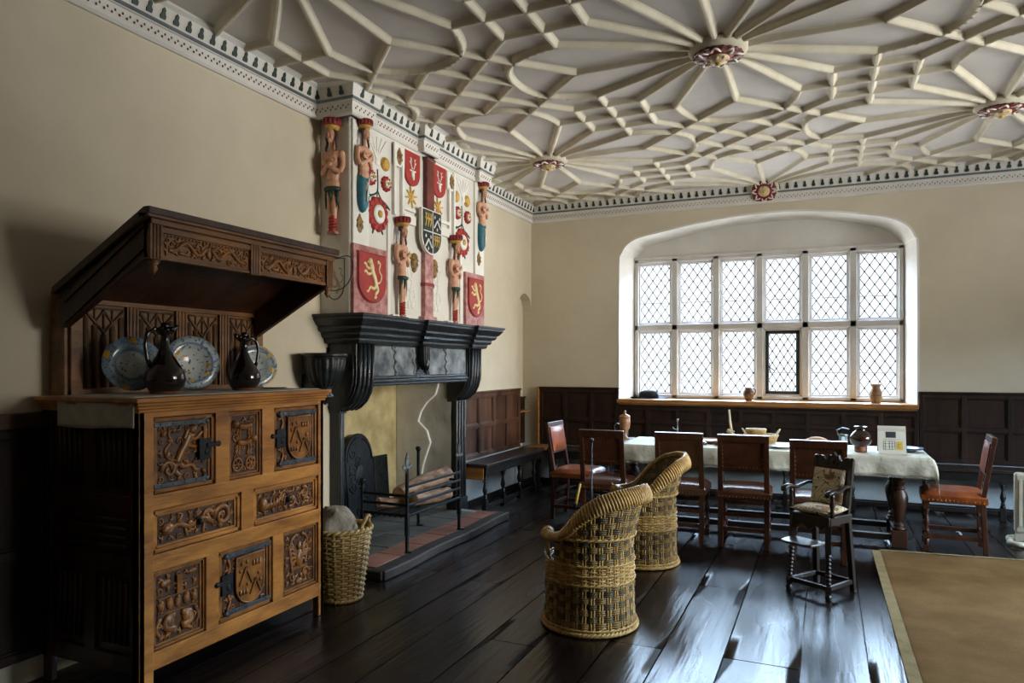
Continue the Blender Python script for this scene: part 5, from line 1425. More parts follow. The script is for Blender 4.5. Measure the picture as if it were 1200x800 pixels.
def wicker_chair():
    t = thing('wicker_chair', '', 'wicker chair', (0, 0, 0), 0, 'round-backed wicker tub chairs')
    def Rf(th, z):
        b = .245+.022*max(0, 1-z/.14)**1.5+.006*math.sin(min(z, .5)/.5*PI)
        back = max(0., math.cos(th*.62)) if abs(th) < 2.6 else 0
        if z > .5: b += (z-.5)*.26*max(0, math.cos(th*.55))
        return b
    def wrap(th): return (th+PI) % (2*PI)-PI
    def H(th):        # rim height, 0 = back
        a = abs(wrap(th)); k = R(142)
        if a > k: return .385
        d = math.degrees(a)
        P_ = ((0, .81), (25, .80), (45, .772), (60, .725), (72, .67), (84, .60), (95, .55), (108, .53), (142, .525))
        for (d0, h0), (d1, h1) in zip(P_[:-1], P_[1:]):
            if d <= d1: t_ = (d-d0)/(d1-d0); return h0+(h1-h0)*t_
        return .525
    n = 34
    st = .0058
    m = MB(); rows = [.05+.0115*k for k in range(20)]
    weave_shell(m, Rf, rows, n, .0058, .007, block=3, mi_=(0, 1))
    rows = [.395+.0115*k for k in range(35)]
    RW = lambda th, z: Rf(wrap(th), z)
    def hh(th): return H(th)-.0 if abs(wrap(th)) < R(112) else .39
    weave_shell(m, RW, rows, n, .0058, .007, hmin=hh, block=3, mi_=(0, 1), th0=-PI, th1=PI, phase=0)
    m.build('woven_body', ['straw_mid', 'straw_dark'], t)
    m = MB(); weave_shell(m, RW, [.288+.0098*k for k in range(10)], n, .0052, .0065, block=1, mi_=(0,))
    m.build('plain_band', 'straw', t)
    m = MB()                                  # stakes
    for k in range(n):
        th = wrap(2*PI*k/n); h = H(th) if abs(th) < R(112) else .385; zs = [0.01, .08, .2, .37]+([.44, .5, .5+(h-.5)*.5, h-.01] if h > .4 else [])
        for o_ in (-.008, .008): m.tube([((Rf(th, z)+.0)*math.cos(th+o_/.25), (Rf(th, z)+.0)*math.sin(th+o_/.25), z) for z in zs], .0062, n=6)
    m.build('stake', 'straw', t)
    m = MB()                                  # hoops
    def hoop(z, rad, off=.008, lo=-PI, hi=PI, closed=True, tw=2):
        for q in range(tw):
            N_ = 120; pts = []
            for k in range(N_+(0 if closed else 1)):
                th = lo+(hi-lo)*k/N_; a = th*22+q*PI*2/tw
                r = Rf(wrap(th), z)+off+rad*.8*math.cos(a); pts.append((r*math.cos(th), r*math.sin(th), z+rad*.8*math.sin(a)))
            m.tube(pts, rad, n=6, closed=closed)
    hoop(.014, .008, .008, tw=3); hoop(.036, .005); hoop(.280, .005); hoop(.332, .0045); hoop(.385, .005); hoop(.53, .0062, .009, -R(142), R(142), False)
    m.build('twisted_hoop', 'straw', t)
    # broad plaited border rolled over the rim
    m = MB(); N_ = 96; kmax = R(142)
    for k in range(N_+1):
        th = -kmax+2*kmax*k/N_; h = H(th); r0 = Rf(th, h)
        wdt = .035+.055*min(1, (h-.525)/.12)
        dth = .11
        pts = []
        for q in range(7):
            u = q/6; tt = th+dth*(u-.3)*(1 if th >= 0 else -1)*-1
            hh_ = H(max(-kmax, min(kmax, tt))); rr = Rf(tt, hh_)
            a = PI*.95*u
            # from inside the rim, over the top, down the outside
            if u < .34: rad_ = rr-.014+.02*(u/.34); zz = hh_-.012+.028*math.sin(u/.34*PI/2)
            else: v = (u-.34)/.66; rad_ = rr+.006+.03*math.sin(v*PI*.62); zz = hh_+.016-wdt*v
            pts.append((rad_*math.cos(tt), rad_*math.sin(tt), zz))
        m.tube(pts, .0078, n=6)
    # backing so the border is closed, and an edge strand
    def bf(u, v):
        th = -kmax+2*kmax*u; h = H(th); rr = Rf(th, h); wdt = .03+.055*min(1, (h-.525)/.12)
        return ((rr+.002+.026*math.sin(v*PI*.62))*math.cos(th), (rr+.002+.026*math.sin(v*PI*.62))*math.sin(th), h+.012-wdt*v)
    m.grid(bf, 80, 8)
    m.tube([(bf(k/80, 1)[0]*1.01, bf(k/80, 1)[1]*1.01, bf(k/80, 1)[2]) for k in range(81)], .007, n=6)
    m.tube([((Rf(th, H(th))-.008)*math.cos(th), (Rf(th, H(th))-.008)*math.sin(th), H(th)+.012) for th in [-kmax+2*kmax*k/80 for k in range(81)]], .007, n=6)
    m.build('plaited_border', 'straw', t)
    for s in (-1, 1):                          # curled arm ends
        m = MB(); th = s*R(142); r = Rf(th, .5); c = (r*math.cos(th), r*math.sin(th), .518)
        tx, ty = -math.sin(th)*s, math.cos(th)*s
        X = frame(c, (math.cos(th), math.sin(th), 0), (0, 0, 1), (tx, ty, 0))
        for q in range(4):
            rr = .034-.008*q; m.tube([(rr*math.cos(a), rr*math.sin(a), .006+.003*q) for a in [2*PI*k/14 for k in range(14)]], .0062, X, n=6, closed=True)
        m.ell((0, 0, .012), (.012, .012, .01), X); m.lathe([(.034, -.05), (.036, .0), (.03, .012)], X, n=14)
        m.tube([(r*math.cos(th), r*math.sin(th), .49), (r*math.cos(th)*.99, r*math.sin(th)*.99, .385)], .010, n=7)
        m.build('arm_scroll', 'straw', t)
    m = MB(); m.lathe([(0, .355), (.236, .355), (.24, .365), (.236, .372), (0, .376)], n=40)
    for k in range(9): rr = .03+.025*k; m.tube([(rr*math.cos(a), rr*math.sin(a), .377) for a in [2*PI*q/30 for q in range(30)]], .009, n=5, closed=True, flat=((0, 0, 1), .6))
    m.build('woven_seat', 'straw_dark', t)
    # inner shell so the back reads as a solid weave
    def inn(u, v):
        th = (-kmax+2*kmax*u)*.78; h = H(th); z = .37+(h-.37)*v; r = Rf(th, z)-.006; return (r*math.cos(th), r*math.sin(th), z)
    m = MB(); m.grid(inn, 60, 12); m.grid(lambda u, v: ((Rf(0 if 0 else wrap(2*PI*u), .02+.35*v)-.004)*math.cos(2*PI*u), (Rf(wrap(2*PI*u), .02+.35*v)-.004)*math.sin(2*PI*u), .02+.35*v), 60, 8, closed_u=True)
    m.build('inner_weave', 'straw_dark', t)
    return t
WC = wicker_chair()
WC['label'] = 'nearer wicker tub chair with its broad plaited back towards us, alone on the open floorboards'
WC.location = (-1.265, 4.0, 0); WC.rotation_euler = (0, 0, R(-16))
dup(WC, (-1.29, 5.40, 0), 22, 'second wicker tub chair, seen side-on behind the nearest one')

def log_basket():
    t = thing('log_basket', 'round wicker basket on the floor between cupboard and hearth', 'basket', (-2.86, 3.76, 0))
    Rf = lambda th, z: .128+.062*(z/.46)
    m = MB(); n = 22
    weave_shell(m, Rf, [.014+.0165*k for k in range(26)], n, .009, .008, block=1)
    m.build('woven_body', ['straw', 'straw'], t)
    m = MB()
    for k in range(n):
        th = 2*PI*k/n
        m.tube([(Rf(th, z)*math.cos(th), Rf(th, z)*math.sin(th), z) for z in (.005, .22, .45)], .0085, n=6)
    m.build('stake', 'straw', t)
    m = MB()
    for z, rad in ((.45, .012), (.012, .009)):
        for q in range(2):
            m.tube([((Rf(0, z)+rad*.7*math.cos(a*14+q*PI))*math.cos(a), (Rf(0, z)+rad*.7*math.cos(a*14+q*PI))*math.sin(a), z+rad*.7*math.sin(a*14+q*PI)) for a in [2*PI*k/120 for k in range(120)]], rad, n=6, closed=True)
    m.pieces('rim', 'straw', t); m = MB(); m.lathe([(0, .008), (.125, .008), (.125, .02), (0, .02)], n=24); m.build('basket_base', 'straw', t)
    m = MB(); r = Rf(0, .45)
    for a0 in (20,):
        pts = [((r-.01)*math.cos(R(a)), (r-.01)*math.sin(R(a)), .45+.085*math.sin(PI*(k/10))) for k, a in enumerate([a0-32+6.4*i for i in range(11)])]
        for q in range(2): m.tube([(p[0]+.006*math.cos(i*1.4+q*PI), p[1]+.006*math.sin(i*1.4+q*PI), p[2]) for i, p in enumerate(pts)], .009, n=6)
    m.build('loop_handle', 'straw', t)
log_basket()
def sack():
    m = MB()
    def fn(u, v):
        a = 2*PI*u; b = PI*v-PI/2
        p = Vector((math.cos(b)*math.cos(a), math.cos(b)*math.sin(a), math.sin(b)))
        k = 1+.22*noise.noise(p*1.7+Vector((3, 1, 2)))+.07*noise.noise(p*5)
        return (p.x*.135*k, p.y*.135*k, p.z*.17*k)
    m.grid(fn, 32, 18, closed_u=True); o = m.build('cloth_bundle', 'sack'); o.location = (-2.885, 3.745, .43); tag(o, 'rough grey sackcloth bundle stuffed into the floor basket', 'sack')
sack()
# ================= chairs, table, benches =================
def side_chair(wood, leather, nails=True):
    t = thing('dining_chair', '', 'chair', (0, 0, 0), 0, 'leather backed chairs round the table')
    w = .40
    for s in (-1, 1):
        m = MB(); x = s*(w/2-.02)
        m.beam((x, -.215, 0), (x, -.195, .44), .042, .036, up=(0, 1, 0)); m.beam((x, -.195, .43), (x, -.275, .93), .042, .032, up=(0, 1, 0), w2=.036, h2=.028)
        m.build('leg', wood, t, bevel=.004)
    for s in (-1, 1):
        m = MB(); x = s*(w/2-.02); m.box(x-.021, x+.021, .165, .207, 0, .05); m.box(x-.021, x+.021, .165, .207, .34, .44); m.box(x-.02, x+.02, .166, .206, .1, .15)
        m.lathe(baluster(.021, .19, .15), T(x, .186, 0), n=12); m.lathe([(.014, .05), (.02, .07), (.02, .085), (.014, .1)], T(x, .186, 0), n=12)
        m.build('leg', wood, t, bevel=.002)
    m = MB()
    for s in (-1, 1): m.beam((s*(w/2-.02), -.2, .125), (s*(w/2-.02), .18, .125), .02, .034)
    m.beam((-w/2+.03, -.208, .15), (w/2-.03, -.208, .15), .02, .034); m.beam((-w/2+.03, .186, .30), (w/2-.03, .186, .30), .018, .03); m.beam((-w/2+.03, -.203, .27), (w/2-.03, -.203, .27), .018, .03)
    m.pieces('stretcher', wood, t, bevel=.003)
    m = MB(); m.box(-w/2+.002, w/2-.002, -.215, .21, .395, .45); m.build('seat_rail', wood, t, bevel=.004)
    def sf(u, v):
        X_ = (u*2-1); Y_ = (v*2-1); e = (max(0, 1-abs(X_)**6)*max(0, 1-abs(Y_)**6))**.5
        return (X_*(w/2+.012), -.002+Y_*.226, .452+.045*e)
    m = MB(); m.grid(sf, 16, 16); m.box(-w/2-.012, w/2+.012, -.228, .224, .405, .4535); seat = m.build('seat', leather, t)
    m = MB()
    for k in range(15):
        u = -w/2+.01+(w-.02)*k/14
        m.ell((u, .226, .42), (.006, .004, .006), n=6, m=4); m.ell((u, -.23, .42), (.006, .004, .006), n=6, m=4)
        y = -.2+.4*k/14; m.ell((w/2+.013, y, .42), (.004, .006, .006), n=6, m=4); m.ell((-w/2-.013, y, .42), (.004, .006, .006), n=6, m=4)
    m.build('nail', 'brass', seat)
    # back panel follows the raked posts
    X = frame((0, -.195-.08*.2/.5, .65), (1, 0, 0), (0, -.158, .987), (0, -.987, -.158))
    m = MB(); m.box(-w/2+.0, w/2-.0, .225, .285, -.016, .02, X); m.box(-w/2+.03, w/2-.03, -.02, .01, -.014, .014, X); m.pieces('back_rail', wood, t, bevel=.004)
    m = MB()
    def bf(u, v):
        X_ = u*2-1; return (X_*(w/2-.028), .005+.225*v, -.022-.014*(1-X_**2)*(1-(2*v-1)**4))
    m.grid(bf, 12, 10, X); m.box(-w/2+.03, w/2-.03, .0, .235, -.023, .006, X)
    bp = m.build('backrest', leather, t, bevel=.003)
    m = MB()
    for k in range(13):
        u = -w/2+.042+(w-.084)*k/12
        for v in (.015, .22): m.ell((u, v, .007), (.005, .005, .004), X, n=6, m=4)
    for k in range(7):
        for u in (-w/2+.042, w/2-.042): m.ell((u, .02+.2*k/6, .007), (.005, .005, .004), X, n=6, m=4)
    m.build('nail', 'brass', bp)
    return t
C1 = side_chair('chair_wood', 'chair_leather')
C1.location = (-1.80, 6.26, 0); C1.rotation_euler = (0, 0, R(2)); C1['label'] = 'leather chair at the left end of the near row, behind the iron candle stand'
dup(C1, (-1.14, 6.30, 0), 2, 'leather chair in the near row, just behind the second wicker tub chair')
dup(C1, (-.625, 6.30, 0), 2, 'leather chair of the near row that stands in front of the bread basket')
dup(C1, (-.055, 6.09, 0), 0, "leather chair in the near row standing directly behind the child's high chair")
C2 = side_chair('chair_wood', 'tan_leather')
C2.location = (.94, 6.78, 0); C2.rotation_euler = (0, 0, R(86)); C2['label'] = 'bright tan leather chair standing alone at the right head of the table'
dup(C2, (-2.22, 6.70, 0), -92, 'tan leather chair at the left head of the table, near the wall corner')

def table():
    t = thing('refectory_table', 'long dark oak refectory table with bulbous legs under a white cloth', 'table', (-.5, 6.93, 0))
    x0, x1, y0, y1 = -1.48, 1.22, -.36, .36
    m = MB(); m.box(x0, x1, y0, y1, .70, .745); m.build('tabletop', 'oak_dark', t, bevel=.006)
    m = MB()
    for y in (y0+.075, y1-.075): m.box(x0+.1, x1-.1, y-.018, y+.018, .60, .70)
    for x in (x0+.14, x1-.14): m.box(x-.018, x+.018, y0+.09, y1-.09, .60, .70)
    m.pieces('apron', 'black_wood', t, bevel=.004)
    for x in (x0+.17, x1-.17):
        for y in (y0+.1, y1-.1):
            m = MB(); m.box(x-.055, x+.055, y-.055, y+.055, .58, .70); m.box(x-.058, x+.058, y-.058, y+.058, .0, .14)
            m.lathe([(.05, .14), (.055, .155), (.04, .17), (.045, .185), (.03, .2), (.04, .235), (.052, .29), (.066, .36), (.07, .40), (.06, .44), (.042, .47), (.05, .485), (.035, .5), (.05, .53), (.055, .55), (.045, .565), (.055, .58)], T(x, y, 0), n=20)
            m.build('leg', 'oak_dark', t, bevel=.004)
    m = MB()
    for y in (y0+.1, y1-.1): m.box(x0+.2, x1-.2, y-.03, y+.03, .05, .10)
    for x in (x0+.17, x1-.17): m.box(x-.035, x+.035, y0+.15, y1-.15, .06, .12)
    m.pieces('stretcher', 'black_wood', t, bevel=.005)
table()
def cloth():
    cx_, cy_ = -.5, 6.93; hx, hy = 1.275, .38; ov = .155
    m = MB()
    NU, NV = 120, 50
    def fn(u, v):
        X_ = -hx+(2*hx+ov)*u; Y_ = -(hy+ov)+(2*(hy+ov))*v
        ex, ey = max(0, abs(X_)-hx), max(0, abs(Y_)-hy)
        sx, sy = (1 if X_ > 0 else -1), (1 if Y_ > 0 else -1)
        drop = max(ex, ey) if min(ex, ey) == 0 else (ex+ey)*.95
        wave = .014*math.sin(X_*11+math.sin(X_*3)*2)+.006*math.sin(X_*27) if ey > 0 else 0
        wave2 = .012*math.sin(Y_*15) if ex > 0 else 0
        px_ = min(abs(X_), hx)*sx+sx*(.008+.02*min(1, ex/.06)+wave2*ex/ov if ex > 0 else 0)
        py_ = min(abs(Y_), hy)*sy+sy*(.006+.012*min(1, ey/.06)+wave*ey/ov if ey > 0 else 0)
        if ex > 0 and ey > 0: px_ += sx*.03*min(ex, ey)/ov; py_ += sy*.03*min(ex, ey)/ov
        rr = .012 if drop > 0 else 0
        z = .752-(drop if drop > .012 else drop*.4) + (.0015*noise.noise((X_*6, Y_*6, 0)) if drop == 0 else 0)
        return (px_, py_, z)
    m.grid(fn, NU, NV)
    m2 = m.build('tablecloth', 'linen'); m2.location = (cx_, cy_, .0); s_ = m2.modifiers.new('s', 'SOLIDIFY'); s_.thickness = .003; s_.offset = 1
    q = MB()
    for k in range(230):
        X_ = -hx+2*hx*k/229; q.tube([(X_, -hy-.022, .60), (X_+.002, -hy-.024, .585)], .0022, n=4)
    q.build('fringe', 'linen', m2)
    tag(m2, 'creased off-white linen cloth with a fringed edge over the long table', 'tablecloth')
cloth()

def bench(name_label, x0, x1, y0, y1, legs_x, axis='x', nz=.49):
    t = thing('wall_bench', name_label, 'bench', ((x0+x1)/2, (y0+y1)/2, 0), 0, 'fixed oak benches along the panelled walls')
    ox, oy = (x0+x1)/2, (y0+y1)/2
    a0, a1, b0, b1 = x0-ox, x1-ox, y0-oy, y1-oy
    m = MB(); m.box(a0, a1, b0, b1, nz-.035, nz); m.build('seat_board', 'bench_top', t, bevel=.006)
    m = MB()
    if axis == 'x':
        m.box(a0+.02, a1-.02, b0+.02, b0+.045, nz-.12, nz-.035)
    else:
        m.box(a1-.045, a1-.02, b0+.02, b1-.0, nz-.12, nz-.035); m.box(a0+.02, a1-.02, b0+.02, b0+.045, nz-.14, nz-.035)
    ap = m.build('apron', 'black_wood', t, bevel=.004)
    for q in legs_x:
        m = MB()
        X = T(q-ox, b0+.045, 0) if axis == 'x' else T(a1-.045, q-oy, 0)
        m.box(-.026, .026, -.026, .026, 0, .12, X); m.box(-.026, .026, -.026, .026, nz-.14, nz-.035, X); m.lathe(baluster(.026, nz-.26, .12), X, n=12); m.build('leg', 'black_wood', t, bevel=.003)
    m = MB()
    if axis == 'x': m.box(a0+.03, a1-.03, b0+.03, b0+.06, .06, .10)
    else: m.box(a1-.06, a1-.03, b0+.03, b1, .03, .07)
    m.build('stretcher', 'black_wood', t, bevel=.003)
    return t, ap
bench('long dark oak bench fixed along the panelled wall beneath the window', -3.10, 4.7, 8.10, 8.415, [-3.0, -2.35, -1.7, -1.05, -.4, .25, .9, 1.55, 2.2, 2.85, 3.5, 4.15, 4.6])
tb, ap = bench('dark oak bench on turned legs against the left wall beside the fireplace', XL+.035, -3.125, 6.47, 8.085, [6.52, 6.96, 7.40, 7.84], 'y')
m = MB(); m.box(-.125, .10, -.797, -.785, .33, .455); m.build('end_board', 'honey_wood', tb, bevel=.003)
m = MB(); m.box(XL+.035, -3.11, 8.09, 8.415, .462, .492); o = m.build('corner_seat', 'honey_wood', None, bevel=.004); tag(o, 'pale worn board filling the bench corner between the two walls', 'seat board')
o2 = MB(); o2.box(XL+.1, XL+.16, 8.32, 8.38, 0, .462); o2.box(-3.16, -3.12, 8.32, 8.38, 0, .462); o2.build('leg', 'black_wood', o)

# child's high chair
def high_chair():
    t = thing('high_chair', "tall antique child's high chair with carved crest, bobbin-turned legs and floral cushions", 'high chair', (-.03, 5.16, 0), 0)
    # local: faces -y; turned so that it looks towards lower left
    t.rotation_euler = (0, 0, -math.atan2(.16, .235)+R(2))
    w = .255
    zs = .52
    for s in (-1, 1):                            # back posts, raked
        m = MB(); m.beam((s*w*.52, .155, 0), (s*w*.46, .11, zs), .034, .032, up=(0, 1, 0)); m.beam((s*w*.46, .11, zs-.01), (s*w*.5, .15, .86), .03, .026, up=(0, 1, 0)); m.ell((s*w*.5, .152, .868), (.018, .016, .016)); m.build('leg', 'black_wood', t, bevel=.003)
    for s in (-1, 1):                            # bobbin-turned front legs
        m = MB(); a = Vector((s*w*.56, -.145, 0)); b = Vector((s*w*.48, -.115, zs)); d = (b-a).normalized()
        q = d.to_track_quat('Z', 'Y').to_matrix().to_4x4(); X = T(*a) @ q
        L_ = (b-a).length; pr = [(.0, 0), (.018, .0), (.02, .02), (.014, .04)]
        pr = [(.018, 0), (.022, .02), (.015, .035)]
        m.lathe(pr, X, n=12)
        m.box(-.018, .018, -.018, .018, .04, .09, X)
        bob = []
        for k in range(8*6+1): u = k/48; bob.append((.012+.007*abs(math.sin(u*PI*8)), .09+.20*u))
        m.lathe(bob, X, n=12); m.box(-.018, .018, -.018, .018, .29, L_, X)
        m.build('leg', 'black_wood', t, bevel=.002)
    m = MB()
    m.beam((-w*.53, -.135, .07), (w*.53, -.135, .07), .022, .028); m.beam((-w*.5, .145, .07), (w*.5, .145, .07), .022, .028)
    for s in (-1, 1): m.beam((s*w*.54, -.135, .07), (s*w*.51, .148, .07), .022, .028)
    m.pieces('stretcher', 'black_wood', t, bevel=.003)
    m = MB(); m.box(-w*.5-.015, w*.5+.015, -.135, .125, zs-.055, zs); m.build('seat', 'black_wood', t, bevel=.004)
    m = MB(); X = frame((0, -.135, zs-.05), (1, 0, 0), (0, 0, 1), (0, -1, 0))
    m.prism([(-.11, 0), (-.09, -.035), (-.05, -.015), (0, -.045), (.05, -.015), (.09, -.035), (.11, 0)], -.015, .0, X); m.build('shaped_apron', 'black_wood', t)
    m = MB(); X = frame((0, -.20, .345), (1, 0, 0), (0, 1, 0), (0, 0, 1)); m.prism([(-.11, -.08), (-.06, -.10), (.06, -.10), (.11, -.08), (.125, 0), (.125, .08), (-.125, .08), (-.125, 0)], 0, .016, X); m.build('footrest', 'bench_top', t, bevel=.004)
    m = MB(); Xb = frame((0, .113, zs), (1, 0, 0), (0, .115, .993), (0, -.993, .115))
    m.box(-w*.42, w*.42, .0, .30, -.012, .004, Xb); m.build('back_panel', 'black_wood', t)
    m = MB()
    cr = [(-w*.47, .27), (-w*.47, .33), (-w*.40, .365), (-w*.30, .36), (-w*.24, .335), (-.045, .34), (-.035, .375), (-.018, .365), (0, .392), (.018, .365), (.035, .375), (.045, .34), (w*.24, .335), (w*.30, .36), (w*.40, .365), (w*.47, .33), (w*.47, .27)]
    m.prism(cr, -.014, .012, Xb); cc = m.build('crest', 'black_wood', t, bevel=.003)
    m = MB(); scroll(m, (-.05, .31), .022, 1.2, 0, .006, Xb @ T(0, 0, .012)); scroll(m, (.05, .31), .022, 1.2, PI, .006, Xb @ T(0, 0, .012), -1); m.ell((0, .33, .012), (.015, .02, .008), Xb); m.build('crest_carving', 'black_wood', cc)
    for s in (-1, 1):
        m = MB(); m.tube([(s*w*.49, .135, .695), (s*w*.53, .05, .70), (s*w*.58, -.05, .675), (s*w*.62, -.13, .69), (s*w*.62, -.175, .68), (s*w*.61, -.19, .66)], [.016, .017, .018, .022, .024, .014], n=8, flat=((0, 0, 1), .65))
        m.lathe([(.012, zs), (.016, .55), (.011, .57), (.018, .60), (.011, .63), (.015, .65), (.012, .675)], T(s*w*.58, -.11, 0), n=10)
        m.build('arm', 'black_wood', t)
    return t
HC = high_chair()
def cushion(name, w, h, d, Xm, label, n=20):
    m = MB()
    def f(sg):
        def g(u, v):
            a, b = u*2-1, v*2-1; e = max(0, (1-abs(a)**3.2)*(1-abs(b)**3.2))**.55
            pin = 1-.06*(abs(a)*abs(b))**.5*(1 if abs(a) > .8 and abs(b) > .8 else 0)
            return (a*w/2*(1-.05*(1-b*b)*0), b*h/2, sg*d/2*e+.006*noise.noise((a*2, b*2, sg)))
        return g
    m.grid(f(1), n, n); m.grid(f(-1), n, n)
    o = m.build(name, 'floral'); o.matrix_world = Xm; tag(o, label, 'cushion', 'floral cushions on the high chair'); return o
HM = T(*HC.location) @ Matrix.Rotation(HC.rotation_euler.z, 4, 'Z')
cushion('cushion', .27, .25, .055, HM @ T(0, -.02, .548), 'floral brown and cream seat cushion lying flat on the high chair')
cushion('cushion', .225, .23, .05, HM @ T(0, .078, .69) @ RX(78), 'floral cream cushion propped upright against the high chair back')

# rug
m = MB(); 
P0 = Vector((.335, 6.44)); P1 = Vector((2.75, 6.70)); P2 = Vector((.36, 3.0)); 
def rg(inset, z):
    def fn(u, v):
        b = P0.lerp(P1, u); c = b+(P2-P0)*v; return (c.x, c.y, z+.0015*noise.noise((u*8, v*8, 0)))
    return fn
m.grid(rg(0, .012), 30, 40); rug = m.build('rug', 'rug')
s_ = rug.modifiers.new('s', 'SOLIDIFY'); s_.thickness = .009; tag(rug, 'plain mustard brown rug on the floorboards at right', 'rug')
m = MB(); dx = (P1-P0).normalized(); dy = (P2-P0).normalized()
def strip(a, b, n_):
    m.add([(a.x, a.y, .0148), (b.x, b.y, .0148), ((b+n_).x, (b+n_).y, .0148), ((a+n_).x, (a+n_).y, .0148)], [(0, 1, 2, 3)]); m.add([(a.x, a.y, .0148), (b.x, b.y, .0148), (b.x, b.y, .002), (a.x, a.y, .002)], [(0, 1, 2, 3)])
strip(P0, P1, dy*.035); strip(P0, P2, dx*.06); m.build('bound_edge', 'rug_edge', rug, recalc=False)

# iron floor candle stand
def stand():
    t = thing('candle_stand', 'thin black iron floor stand holding a yellow candle, rising behind the nearer wicker chair', 'candle stand', (-1.565, 5.0, 0))
    m = MB(); m.tube([(0, 0, .10), (0, 0, .95)], .005, n=8); m.lathe([(.016, .94), (.018, .955), (.01, .965), (0, .967)], n=10)
    m.build('rod', 'iron_grey', t)
    for a in (90, 210, 330):
        m = MB(); c, s = math.cos(R(a)), math.sin(R(a)); m.tube([(0, 0, .12), (.06*c, .06*s, .10), (.12*c, .12*s, .04), (.16*c, .16*s, .006)], .008, n=6); m.build('leg', 'iron', t)
    X = frame((0, 0, 0), (.915, .403, 0), (0, 0, 1), (.403, -.915, 0))
    m = MB(); m.tube([(-.12, .455, 0), (-.05, .455, 0), (.0, .46, 0)], .006, X, n=6); m.tube([(-.05, .46, 0), (.03, .50, 0)], .005, X, n=6)
    scroll(m, (.03, .53), .035, 1.3, -PI/2, .006, X); scroll(m, (.055, .48), .022, 1.1, PI/2, .005, X, -1); m.tube([(-.0, .49, 0), (-.05, .49, 0), (-.05, .40, 0)], .005, X, n=6)
    m.lathe([(.014, .455), (.016, .48), (.013, .49)], X @ T(-.12, 0, 0) @ RX(-90) if 0 else T(-.12*.915, -.12*.403, 0), n=10); m.build('scroll_arm', 'iron', t)
    m = MB(); m.tube([(-.12, .47, 0), (-.085, .63, 0)], [.011, .009], X, n=10); m.build('candle', 'tallow', t)
stand()

# things on the table
TT = .757
def lathe_thing(name, prof, mt, loc, label, cat, n=28, s=1., group=None):
    m = MB(); m.lathe([(r*s, z*s) for r, z in prof], n=n); o = m.build(name, mt); o.location = loc; tag(o, label, cat, group); return o
t = thing('lidded_cup', 'tall turned wooden cup with lid at the left end of the table', 'cup', (-1.865, 7.07, .746))
m = MB(); m.lathe([(0, 0), (.045, 0), (.048, .01), (.02, .03), (.016, .06), (.03, .085), (.05, .11), (.056, .16), (.054, .215), (.05, .22)], n=24); m.build('bowl', 'turned_wood', t)
m = MB(); m.lathe([(.055, .218), (.056, .23), (.04, .245), (.02, .25), (.012, .262), (.016, .275), (.008, .288), (0, .29)], n=24); m.build('lid', 'turned_wood', t)
t = thing('pewter_jug', 'small pewter jug with curved handle, left of the wooden cup', 'jug', (-1.91, 7.20, .746))
m = MB(); m.lathe([(0, 0), (.04, 0), (.05, .03), (.045, .08), (.03, .12), (.034, .14), (.03, .14), (.0, .06)], n=22); m.build('body', 'pewter', t)
m = MB(); m.tube([(-.03, 0, .12), (-.07, 0, .15), (-.1, 0, .12), (-.085, 0, .05), (-.045, 0, .03)], .006, n=7); m.build('handle', 'pewter', t)
t = thing('wooden_trencher', 'round wooden trencher board on the cloth between two chair backs', 'trencher', (-.98, 7.02, TT))
m = MB(); m.lathe([(0, 0), (.16, 0), (.17, .012), (.17, .028), (.15, .03), (.145, .02), (0, .02)], n=32); m.build('board', 'honey_wood', t)
lathe_thing('pot_lid', [(0, 0), (.05, 0), (.055, .015), (.03, .03), (.01, .035), (.012, .045), (0, .05)], 'brown_glaze', (-1.06, 6.78, TT), 'small dark round lidded pot in front of the trencher', 'pot')
lathe_thing('small_bowl', [(0, 0), (.04, 0), (.06, .035), (.062, .04), (.05, .035), (0, .01)], 'terracotta', (-.9, 6.80, TT), 'little red-brown bowl beside the dark lidded pot', 'bowl')
t = thing('candlestick', 'brass and wood candlestick with a leaning white candle on the table', 'candlestick', (-.83, 7.12, TT))
m = MB(); m.lathe([(0, 0), (.035, 0), (.03, .012), (.024, .02), (.026, .05), (.022, .075), (.028, .095), (.026, .105), (0, .105)], n=20); m.build('holder', 'brass', t)
m = MB(); m.lathe([(.023, .035), (.027, .04), (.027, .06), (.023, .065)], n=20); m.build('band', 'p_brownred', t)
m = MB(); m.tube([(0, 0, .1), (-.014, 0, .20), (-.022, -.004, .31)], [.013, .011, .009], n=10); m.build('candle', 'wax', t)
t = thing('iron_candlestick', 'slender metal candlestick against the dark panelling near the far table edge', 'candlestick', (-1.36, 7.20, TT))
m = MB(); m.lathe([(0, 0), (.04, 0), (.035, .01), (.008, .02), (.006, .17), (.012, .18), (.012, .2), (0, .2)], n=14); m.tube([(0, 0, .09), (-.04, 0, .10), (-.05, 0, .12)], .004); m.build('stem', 'pewter', t)
